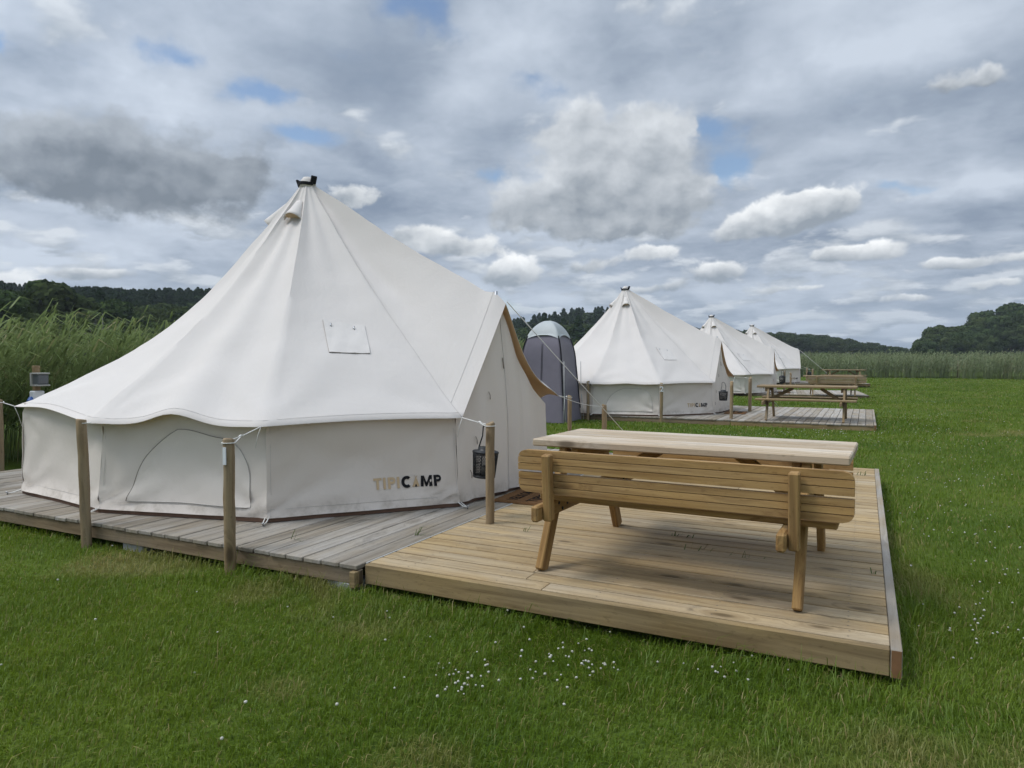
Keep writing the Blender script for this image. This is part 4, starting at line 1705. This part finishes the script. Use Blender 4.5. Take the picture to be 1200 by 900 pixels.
def tie(i, corner, post_obj, tail=.16, dbl=True, down=.035, r=.0036):
    """rope from an eave corner to a loop round the post top, with a knot and loose ends"""
    tent = tents[i]
    z = post_obj.location.z + max(v.co.z for v in post_obj.data.vertices) - down
    c = Vector((post_obj.location.x, post_obj.location.y, z))
    e = tent_pt(i, TENT_EP[i][corner])
    d = (e - c)
    d.z = 0
    d.normalize()
    s = Vector((-d.y, d.x, 0))
    rad = max(v.co.x for v in post_obj.data.vertices) + .004
    k = c.lerp(e, .35)
    rope(tent, [k, c + s * rad], r)
    if dbl:
        rope(tent, [k, c - s * rad], r)
    loop = [c + (s * math.cos(t) - d * math.sin(t)) * rad for t in np.linspace(0, PI, 9)]
    rope(tent, loop, r)
    rope(tent, [e, k], r * 1.1)
    rope(tent, [k + d * .03, k + Vector((0, 0, .008)), k - d * .04], r * 2.0)
    if tail:
        rope(tent, [e, e + Vector((.01, -.004, -tail * .4)) + s * .03, e + Vector((.015, 0, -tail)) + s * .055], r * .7)


for c, p in ((8, P270), (7, P98), (9, P572)):
    tie(0, c, p)
tie(0, 6, PLEFT, .22)
tie(0, 0, P668, 0, True)
rope(tents[0], [tent_pt(0, TENT_EP[0][0]), Vector((P705.location.x, P705.location.y, .87))], .003, .03)
pk = tent_pt(0, polar(355.2, 2.37, 1.80))
rope(tents[0], [pk, Vector((-2.44, 8.42, .18))], .0048)
tie(1, 8, P2A, .12)
tie(1, 7, P2B, .1)
tie(1, 0, P2D, 0, True)
rope(tents[1], [tent_pt(1, TENT_EP[1][0]), Vector((P2C.location.x, P2C.location.y + .03, .90))], .004, .03)
rope(tents[1], [tent_pt(1, polar(355.2, 2.37, 1.80)), local(1, 3.4, 3.0, -.05)], .006)
tie(2, 9, P3A, .1)
tie(2, 0, P3B, 0, True)
rope(tents[2], [tent_pt(2, polar(355.2, 2.37, 1.80)), local(2, 3.4, 3.0, -.05)], .008)
tie(3, 9, P4A, .0)
tie(3, 0, P4B, 0, True, r=.006)
rope(tents[3], [tent_pt(3, polar(355.2, 2.37, 1.80)), local(3, 4.6, 1.3, -.05)], .010)


# ------------------------------------------------------------------ lanterns
def lantern():
    t = thing('lantern', 'black wire lantern hanging behind the post by the nearest tent door', 'lantern', group='black lanterns hung by the tent doors')
    mb = MB()
    mb.lathe([(.086, 0), (.090, .004), (.090, .014), (.083, .018)], 28)
    link('base', mb.mesh('base', True), black_metal, t)
    mb = MB()
    for z, r_ in ((.018, .086), (.10, .092), (.185, .098)):
        pts = [(r_ * math.cos(a), r_ * math.sin(a), z) for a in np.linspace(0, 2 * PI, 33)]
        mb.tube(pts, .003, 5)
    for k in range(46):
        for tw in (1,):
            a0 = 2 * PI * k / 46
            pts = []
            for j in range(6):
                f = j / 5
                a = a0 + .95 * f * tw
                r_ = .086 + .013 * f
                pts.append((r_ * math.cos(a), r_ * math.sin(a), .016 + .178 * f))
            mb.tube(pts, .0027, 4)
    for k in range(10):
        a = 2 * PI * k / 10
        mb.tube([(.086 * math.cos(a), .086 * math.sin(a), .016), (.099 * math.cos(a), .099 * math.sin(a), .196)], .0035, 5)
    link('wire_cage', mb.mesh('wire_cage', True), black_metal, t)
    mb = MB()
    mb.lathe([(.101, .19), (.105, .195), (.105, .207), (.098, .212), (.062, .216), (.062, .236), (.056, .242), (.02, .246)], 28)
    link('lid', mb.mesh('lid', True), black_metal, t)
    mb = MB()
    pts = [(.055 * math.cos(a) * (1 if z < .33 else .6), 0, z) for a, z in ((PI, .24), (PI, .33), (PI, .40))] + [(0, 0, .425)] + [(.033, 0, .40), (.055, 0, .33), (.055, 0, .24)]
    mb.tube(pts, .006, 6)
    link('handle', mb.mesh('handle', True), black_metal, t)
    mb = MB()
    mb.lathe([(.03, .018), (.03, .09), (.028, .094), (.003, .094)], 16)
    link('candle', mb.mesh('candle', True), plain('wax', (.30, .28, .25), .5, .3), t)
    return t


lan = lantern()
lan.location = (-2.76, 4.84, .50)
lan.rotation_euler = (0, R(4), .5)
for loc, rz, sc, lab in (((-3.13, 16.60, .50), .3, 1.0, 'black wire lantern hanging by the door of the second tent'),
                     ((-3.42, 30.55, .50), .9, 1.25, 'black wire lantern by the third tent, left of the posts there'),
                     ((local(3, 2.95, .2).x, local(3, 2.95, .2).y, .46), .1, 1.3, 'tiny black lantern beside the farthest tent, left of its two posts')):
    c = copy_tree(lan)
    c.location, c.rotation_euler = loc, (0, 0, rz)
    c.scale = (sc, sc, sc)
    c['label'] = lab
# the lanterns hang from hooks of bent wire on the guy rope
rope(tents[0], [Vector((-2.76, 4.84, .925)), Vector((-2.64, 4.71, .915))], .003)

# ------------------------------------------------------------------ doormats
coir = None


def mat_material():
    m, g = material('coir')
    co = g.new('ShaderNodeTexCoord').outputs['Object']
    n = g.noise(co, 140, 3, .7)
    n2 = g.noise(co, 6, 4, .6)
    c = g.mix(n, (.065, .032, .014), (.24, .128, .058))
    c = g.mix(g.m('MULTIPLY', g.ss(n2, .4, .7), .35), c, (.11, .06, .03))
    finish(g, principled(g, c, .95, .05, bump(g, n, .9, .01)))
    return m


coir = mat_material()
mat_ink = plain('mat ink', (.012, .010, .009), .95, .05, 0, .3, 120)


def doormat(loc, rz, label):
    t = thing('doormat', label, 'doormat', loc, rz, 'brown coir doormats before the tent doors')
    # fuzzy top: a grid with random height
    nu, nv = 40, 70
    W, L = .50, .78

    def fn(a, b):
        e = min(a, 1 - a, b * L / W, (1 - b) * L / W)
        return ((a - .5) * W + rnd.uniform(-.001, .001), (b - .5) * L + rnd.uniform(-.001, .001), .002 + (.016 + rnd.uniform(-.0015, .0015)) * min(1, e / .012))
    link('pile', grid_mesh('pile', fn, nu, nv), coir, t)
    mb = MB()
    for line, u in (('VELKOMMEN', -.085), ('TIPICAMP', .10)):
        vs, fs = text_mesh(line, .135, .003)
        w = max(v[0] for v in vs) - min(v[0] for v in vs)
        x0 = min(v[0] for v in vs)
        sc = .66 / w
        # the letters read from the far side of the mat, so their right is +y and their up is -x
        mb.add([(u - (v[1]) * 1.0 + .045, (v[0] - x0 - w / 2) * sc, .0195) for v in vs], fs)
    o = link('lettering', mb.mesh('lettering'), mat_ink, t)
    so = o.modifiers.new('ink thickness', 'SOLIDIFY')
    so.thickness = .002
    return t


doormat((-2.77, 5.80, .182), R(2), 'brown doormat with black lettering in front of the nearest tent door')
m2 = local(1, 2.72, -.25)
doormat((m2.x, m2.y, .122), R(4), 'brown doormat in front of the second tent, left of two posts')
m3 = local(2, 2.75, -.2)
doormat((m3.x, m3.y, .092), R(8), 'brown doormat in front of the third tent door')


# ------------------------------------------------------------------ picnic tables
def rounded_plank(mb, x0, x1, z0, z1, y0, y1, rad, grooves):
    """a board on edge (length x, height z, thickness y) with rounded free corners and routed grooves"""
    n = 5
    strips = []
    H = z1 - z0
    cut = [z0 + H * k / (grooves + 1) for k in range(grooves + 2)]
    gw = .0019
    for k in range(grooves + 1):
        a, b = cut[k] + (gw if k else 0), cut[k + 1] - (gw if k < grooves else 0)

        def xin(z):
            e0, e1 = z - z0, z1 - z
            d = 0
            if rad[0] and e0 < rad[0]:
                d = rad[0] - math.sqrt(max(0, rad[0] ** 2 - (rad[0] - e0) ** 2))
            if rad[1] and e1 < rad[1]:
                d = max(d, rad[1] - math.sqrt(max(0, rad[1] ** 2 - (rad[1] - e1) ** 2)))
            return d
        zs = np.linspace(a, b, n + 1)
        out = [(x0 + xin(z), z) for z in zs] + [(x1 - xin(z), z) for z in zs[::-1]]
        m_ = len(out)
        ch = .0006
        cxm, czm = (x0 + x1) / 2, (a + b) / 2

        def ins(p):
            return (p[0] + math.copysign(ch, cxm - p[0]), p[1] + math.copysign(min(ch, (b - a) * .3), czm - p[1]) if abs(p[1] - czm) > (b - a) * .45 else p[1])
        V = [(x, y0 + ch, z) for x, z in out] + [(x, y1 - ch, z) for x, z in out] + [(ins(p)[0], y0, ins(p)[1]) for p in out] + [(ins(p)[0], y1, ins(p)[1]) for p in out]
        Fq = []
        for i in range(m_):
            j = (i + 1) % m_
            Fq += [(i, m_ + i, m_ + j, j), (2 * m_ + i, i, j, 2 * m_ + j), (m_ + i, 3 * m_ + i, 3 * m_ + j, m_ + j)]
        Fq += [tuple(2 * m_ + i for i in range(m_)), tuple(3 * m_ + i for i in reversed(range(m_)))]
        mb.add(V, Fq)
    if grooves:
        # core that closes the grooves
        mb.box(x0 + .03, x1 - .03, y0 + .013, y1 - .013, z0 + .004, z1 - .004, .001)


def bar(name, a, b, w, h, mat, parent, bev=.006, roll=0.0):
    """a straight timber from a to b with the grain along it"""
    a, b = Vector(a), Vector(b)
    L = (b - a).length
    mb = MB()
    mb.box(-L / 2, L / 2, -w / 2, w / 2, -h / 2, h / 2, bev)
    o = link(name, mb.mesh(name), mat, parent, (a + b) / 2)
    d = (b - a).normalized()
    up = Vector((0, 0, 1)) if abs(d.z) < .999 else Vector((0, 1, 0))
    y = up.cross(d)
    if y.length < .2:
        y = Vector((1, 0, 0))
    y.normalize()
    z = d.cross(y)
    Mx = Matrix((d, y, z)).transposed()
    o.rotation_euler = Mx.to_euler()
    return o


def picnic_table(label, loc, rz, length, backs, mats, top_w=.78, leg_x=.71, seat_z=.475, braces=True):
    wt_, wtop = mats
    t = thing('picnic_table', label, 'picnic table', loc, rz, 'wooden picnic tables')
    hl = length / 2
    # top: planks with small gaps
    mb = MB()
    n = 5
    w = top_w / n
    for k in range(n):
        y0 = -top_w / 2 + k * w
        dx = rnd.uniform(-.004, .004) - (.045 if backs else 0)
        mb.box(-hl + dx, hl + dx, y0 + .002, y0 + w - .003, .705, .75, .007)
    link('tabletop', mb.mesh('tabletop'), wtop, t)
    for sx in (-1, 1):
        X = sx * leg_x
        LX = X - (.055 if backs else 0)
        BX = X - (.105 if backs else .047) + (.125 if backs and sx < 0 else 0)
        PX = X - .055 + (.125 if sx < 0 else 0)
        # slanted legs, outside of the cross beam
        for sy in (-1, 1):
            bar('leg', (LX, sy * .655, .0), (LX, sy * .30, .70), .045, .095, wt_, t)
        bar('seat_beam', (BX, -.90, seat_z - .085), (BX, .90, seat_z - .085), .045, .09, wt_, t, .012)
        bar('top_beam', (BX, -.34, .66), (BX, .34, .66), .045, .085, wt_, t)
        if braces:
            bar('brace', (BX - sx * .03, 0, seat_z - .05), (X - sx * .48, 0, .69), .042, .07, wt_, t)
        if not backs:
            continue
        for sy in (-1, 1):
            for dy, dzb in ((.50, .0), (.57, -.022), (.62, .018)):
                mb = MB()
                mb.lathe([(.0001, 0), (.010, 0), (.009, .005), (.0001, .006)], 10, cap=False)
                link('bolt', mb.mesh('bolt', True), black_metal, t, (BX + .0232, sy * dy, seat_z - .085 + dzb), (0, R(90), 0))
        for sy in backs:
            for zz in (.55, .675):
                mb = MB()
                mb.lathe([(.0001, 0), (.0055, 0), (.005, .002), (.0001, .0025)], 8, cap=False)
                link('screw', mb.mesh('screw', True), steel, t, (PX, sy * (.8535 if zz < .6 else .861) + (0 if sy < 0 else 0), zz if sy < 0 else zz - .1), (R(90) * -sy * -1, 0, 0))
            bar('back_post', (PX, sy * .812, seat_z - .13), (PX, sy * .842, .722 if sy < 0 else .62), .05, .058, wt_, t, .007)
    for sy in (-1, 1):
        mb = MB()
        for k in range(3):
            y0 = sy * .575 + (k - 1.5) * .082
            mb.box(-hl + (.16 if backs else 0), hl - (.08 if backs else 0), y0 + .002, y0 + .079, seat_z - .04, seat_z, .007)
        link('seat', mb.mesh('seat'), wt_, t)
    for sy in backs:
        for z0, z1, rd in ((.492, .605, (.05, 0)), (.620, .735, (0, .05))):
            if sy > 0:
                z0, z1 = z0 - .10, z1 - .10
            mb = MB()
            ym = sy * (.800 if z0 < .6 else .806)
            ya, yb = (ym - .0, ym + .034) if sy > 0 else (ym - .034, ym)
            yo = .042 * -sy
            rounded_plank(mb, -hl + .07, hl - (.005 if sy < 0 else .085), z0, z1, ya + yo, yb + yo, rd, 2)
            link('backrest', mb.mesh('backrest', False), wt_, t)
    return t


T1 = picnic_table('nearest picnic table with slatted backrests, filling the newer deck', (-.975, 4.40, .18), R(-1.2), 1.83, (-1, 1), (wood_table, wood_table_top))
T2 = picnic_table('second picnic table from the front, with plain bench and no backrest', (-1.36, 16.72, .12), R(0), 2.0, (), (wood_far, wood_far), leg_x=.76)
T3 = picnic_table('third picnic table from the front, its backrest towards the viewer', (-1.45, 29.4, .09), R(8), 2.05, (-1,), (wood_far, wood_far), leg_x=.72)
T4 = picnic_table('farthest picnic table, its top showing above the third one', (-1.55, 40.6, .19), R(12), 2.0, (), (wood_far, wood_far))

# ------------------------------------------------------------------ shower tent
def shower_tent():
    t = thing('shower_tent', 'grey pop-up shower tent with pale rounded roof between two bell tents', 'shower tent', (CY * .86 - SY * 16.45, SY * .86 + CY * 16.45, 0), R(3.4))
    W = .60
    Htop = 2.34

    def half(z):
        f = z / Htop
        k = 1 - .30 * f                                # walls lean in
        if f < .62:
            return W * k
        return W * k * math.sqrt(max(0.0, 1 - ((f - .62) / .385) ** 2.2))
    rows = 34
    n = 12

    def ring(z):
        h = half(z)
        out = []
        for side in range(4):
            for k in range(n):
                f = -1 + 2 * k / n
                p = (f * h, -h)
                # panels belly in a little, corners stay on the poles
                inn = .05 * (1 - f * f) * math.sin(PI * min(1, z / Htop))
                p = (p[0], p[1] + inn)
                a = side * PI / 2
                out.append((p[0] * math.cos(a) - p[1] * math.sin(a), p[0] * math.sin(a) + p[1] * math.cos(a), z + .012 * hnoise((p[0] * 2 + side * 5, z, 0), 2.2)))
        return out
    grey = plain('grey nylon', (.165, .150, .180), .55, .3, 0, .14, 6)
    pale = plain('silver nylon', (.40, .425, .42), .5, .35, 0, .08, 9)
    zs = [(.02 + (2.0 - .02) * k / 26) for k in range(27)]
    mb = MB()
    m_ = 4 * n
    V = [p for z in zs for p in ring(z)]
    mb.add(V, [(r * m_ + k, r * m_ + (k + 1) % m_, (r + 1) * m_ + (k + 1) % m_, (r + 1) * m_ + k) for r in range(26) for k in range(m_)])
    link('body', mb.mesh('body', True), grey, t)
    zs = [1.93 + (Htop + .03 - 1.93) * (1 - (1 - k / 12) ** 1.6) for k in range(13)]
    mb = MB()
    V = []
    for z in zs:
        s = 1.035
        V += [(p[0] * s + .0 * s, p[1] * s, p[2] - (.10 if False else 0)) for p in ring(min(z, Htop * .999))]
    # the roof's hem is cut in an arc on every side
    V = [list(v) for v in V]
    for k in range(m_):
        f = -1 + 2 * (k % n) / n
        V[k][2] += .10 * (1 - f * f) - .02
    mb.add(V, [(r * m_ + k, r * m_ + (k + 1) % m_, (r + 1) * m_ + (k + 1) % m_, (r + 1) * m_ + k) for r in range(12) for k in range(m_)] + [tuple(12 * m_ + k for k in range(m_))])
    link('roof', mb.mesh('roof', True), pale, t)
    for side in range(4):
        mb = MB()
        mb.tube([ring(z)[side * n] for z in np.linspace(.3, 1.98, 22)], .016, 6)
        link('pole_sleeve', mb.mesh('pole_sleeve', True), strap_mat, t)
        mb = MB()
        a = side * PI / 2 - 3 * PI / 4
        c = Vector((math.cos(a), math.sin(a), 0))
        s = Vector((-c.y, c.x, 0))
        b = c * (W * 1.40)
        mb.tube([b * 1.02 + s * .03, b * 1.0 + Vector((0, 0, .7)), c * W * 1.38 + Vector((0, 0, 1.4))], .008, 5)
        mb.tube([b * 1.06 - s * .04, b * 1.02 + Vector((0, 0, .62))], .007, 5)
        link('pole', mb.mesh('pole', True), plain('fibreglass', (.45, .45, .43), .5, .4), t)
    mb = MB()
    for dx in (-.012, .012):
        mb.tube([(dx, ring(z)[n // 2][1] - .004, z) for z in np.linspace(.05, 1.8, 14)], .004, 5)
    link('zip', mb.mesh('zip', True), strap_mat, t)
    return t


shower_tent()

# ------------------------------------------------------------------ power post with its two boxes
pw = thing('power_post', 'grey post with a weathered lamp box and a white and blue socket', 'power post', (-9.56, 5.20, 0))
mb = MB()
mb.box(-.035, .035, -.035, .035, -.1, 1.36, .008)
link('pole', mb.mesh('pole'), wood_post, pw)
box_grey = plain('weathered box', (.36, .36, .33), .7, .2, 0, .25, 14)
dark_glass = plain('dark cover', (.10, .11, .12), .3, .5, 0, .2, 12)
mb = MB()
mb.box(.036, .20, -.10, .06, 1.25, 1.27, .004)
mb.box(.036, .20, -.10, .06, 1.10, 1.12, .004)
mb.box(.036, .07, -.10, .06, 1.12, 1.25, .004)
b_ = link('lamp_box', mb.mesh('lamp_box'), box_grey, pw)
mb = MB()
mb.box(.075, .19, -.085, .05, 1.122, 1.248, .01)
link('cover', mb.mesh('cover'), dark_glass, b_)
mb = MB()
mb.box(.036, .13, -.11, .03, .93, 1.04, .012)
s_ = link('socket_box', mb.mesh('socket_box'), white_paint, pw)
mb = MB()
mb.tube([(.085, -.11, .945), (.115, -.15, .90)], [.034, .036], 14)
link('socket', mb.mesh('socket'), plain('blue plastic', (.03, .09, .30), .4, .4), s_)

# ------------------------------------------------------------------ stakes before the far reeds
for k, (r_, f_, lab) in enumerate(((31.2, 58.8, 'thin pale stake before the reed belt, nearer the tents'), (36.2, 57.2, 'thin pale stake before the reed belt, nearer the wood at right'))):
    x, y = cam2world(r_, f_)
    mb = MB()
    mb.tube([(0, 0, -.1), (.01, 0, .8), (0, .01, 1.62)], [.045, .043, .04], 8)
    o = link('fence_stake', mb.mesh('fence_stake', True), wood_far_z, None, (x, y, 0))
    tag(o, lab, 'stake', 'stakes before the reed belt')

# ------------------------------------------------------------------ grass growing up between the boards
tuft_mat = blade_material('deck grass', (.05, .085, .018), (.10, .135, .035), (.2, .17, .08), .1)


def tuft(x, y, n, L, label, spread=.03, lean=.7, zbase=.17):
    V, F = ribbons(np.column_stack([x + rng.normal(0, spread, n), y + rng.normal(0, .004, n), np.full(n, zbase)]), rng.normal(.6, .7, n), L * rng.uniform(.5, 1.1, n),
                   np.full(n, .0075), rng.uniform(.3, 1.0, n) * lean / .7, rng.uniform(.1, .6, n))
    o = link('grass_tuft', np_mesh('grass_tuft', V, F), tuft_mat)
    tag(o, label, 'grass tuft', 'grass tufts growing between deck boards')


tuft(-2.26, 4.57, 3, .12, 'three thin grass blades left of the nearest table leg', .008)
tuft(-1.20, 4.94, 9, .075, 'small dense green tuft on the deck under the nearest table', .035)
tuft(-.99, 4.62, 9, .11, 'straggly dry blades on the deck boards right of the small dense tuft', .09, 1.3)
tuft(-.72, 4.60, 6, .10, 'few dark blades on the deck beside the right table leg', .05, 1.2)
tuft(-.13, 8.50, 6, .10, 'green blades at the far right corner of the newer deck', .03)
tuft(-2.91, 4.10, 5, .15, 'bent grass blades growing from the grey deck left of the joint', .012, 1.1)
tuft(-.01, 4.60, 4, .08, 'a few blades beside the right edge board of the newer deck', .02)
tuft(-3.62, 3.62, 4, .16, 'single long blades on the grey deck right of the number one post', .03, 1.3)

# ------------------------------------------------------------------ summer air between the tents and the far woods
hm = bpy.data.materials.new('haze air')
hm.use_nodes = True
ht = hm.node_tree
ht.nodes.clear()
hg = NG(ht)
pv = hg.new('ShaderNodeVolumePrincipled')
pv.inputs['Density'].default_value = .00032
pv.inputs['Color'].default_value = (.80, .88, 1.0, 1)
pv.inputs['Anisotropy'].default_value = .2
mo = hg.new('ShaderNodeOutputMaterial')
ht.links.new(pv.outputs[0], mo.inputs['Volume'])
mb = MB()
mb.box(-720, 720, -720, 720, -1.2, 40, .01)
tag(link('haze', mb.mesh('haze'), hm), 'thin bluish summer air in front of the far woods', kind='stuff')
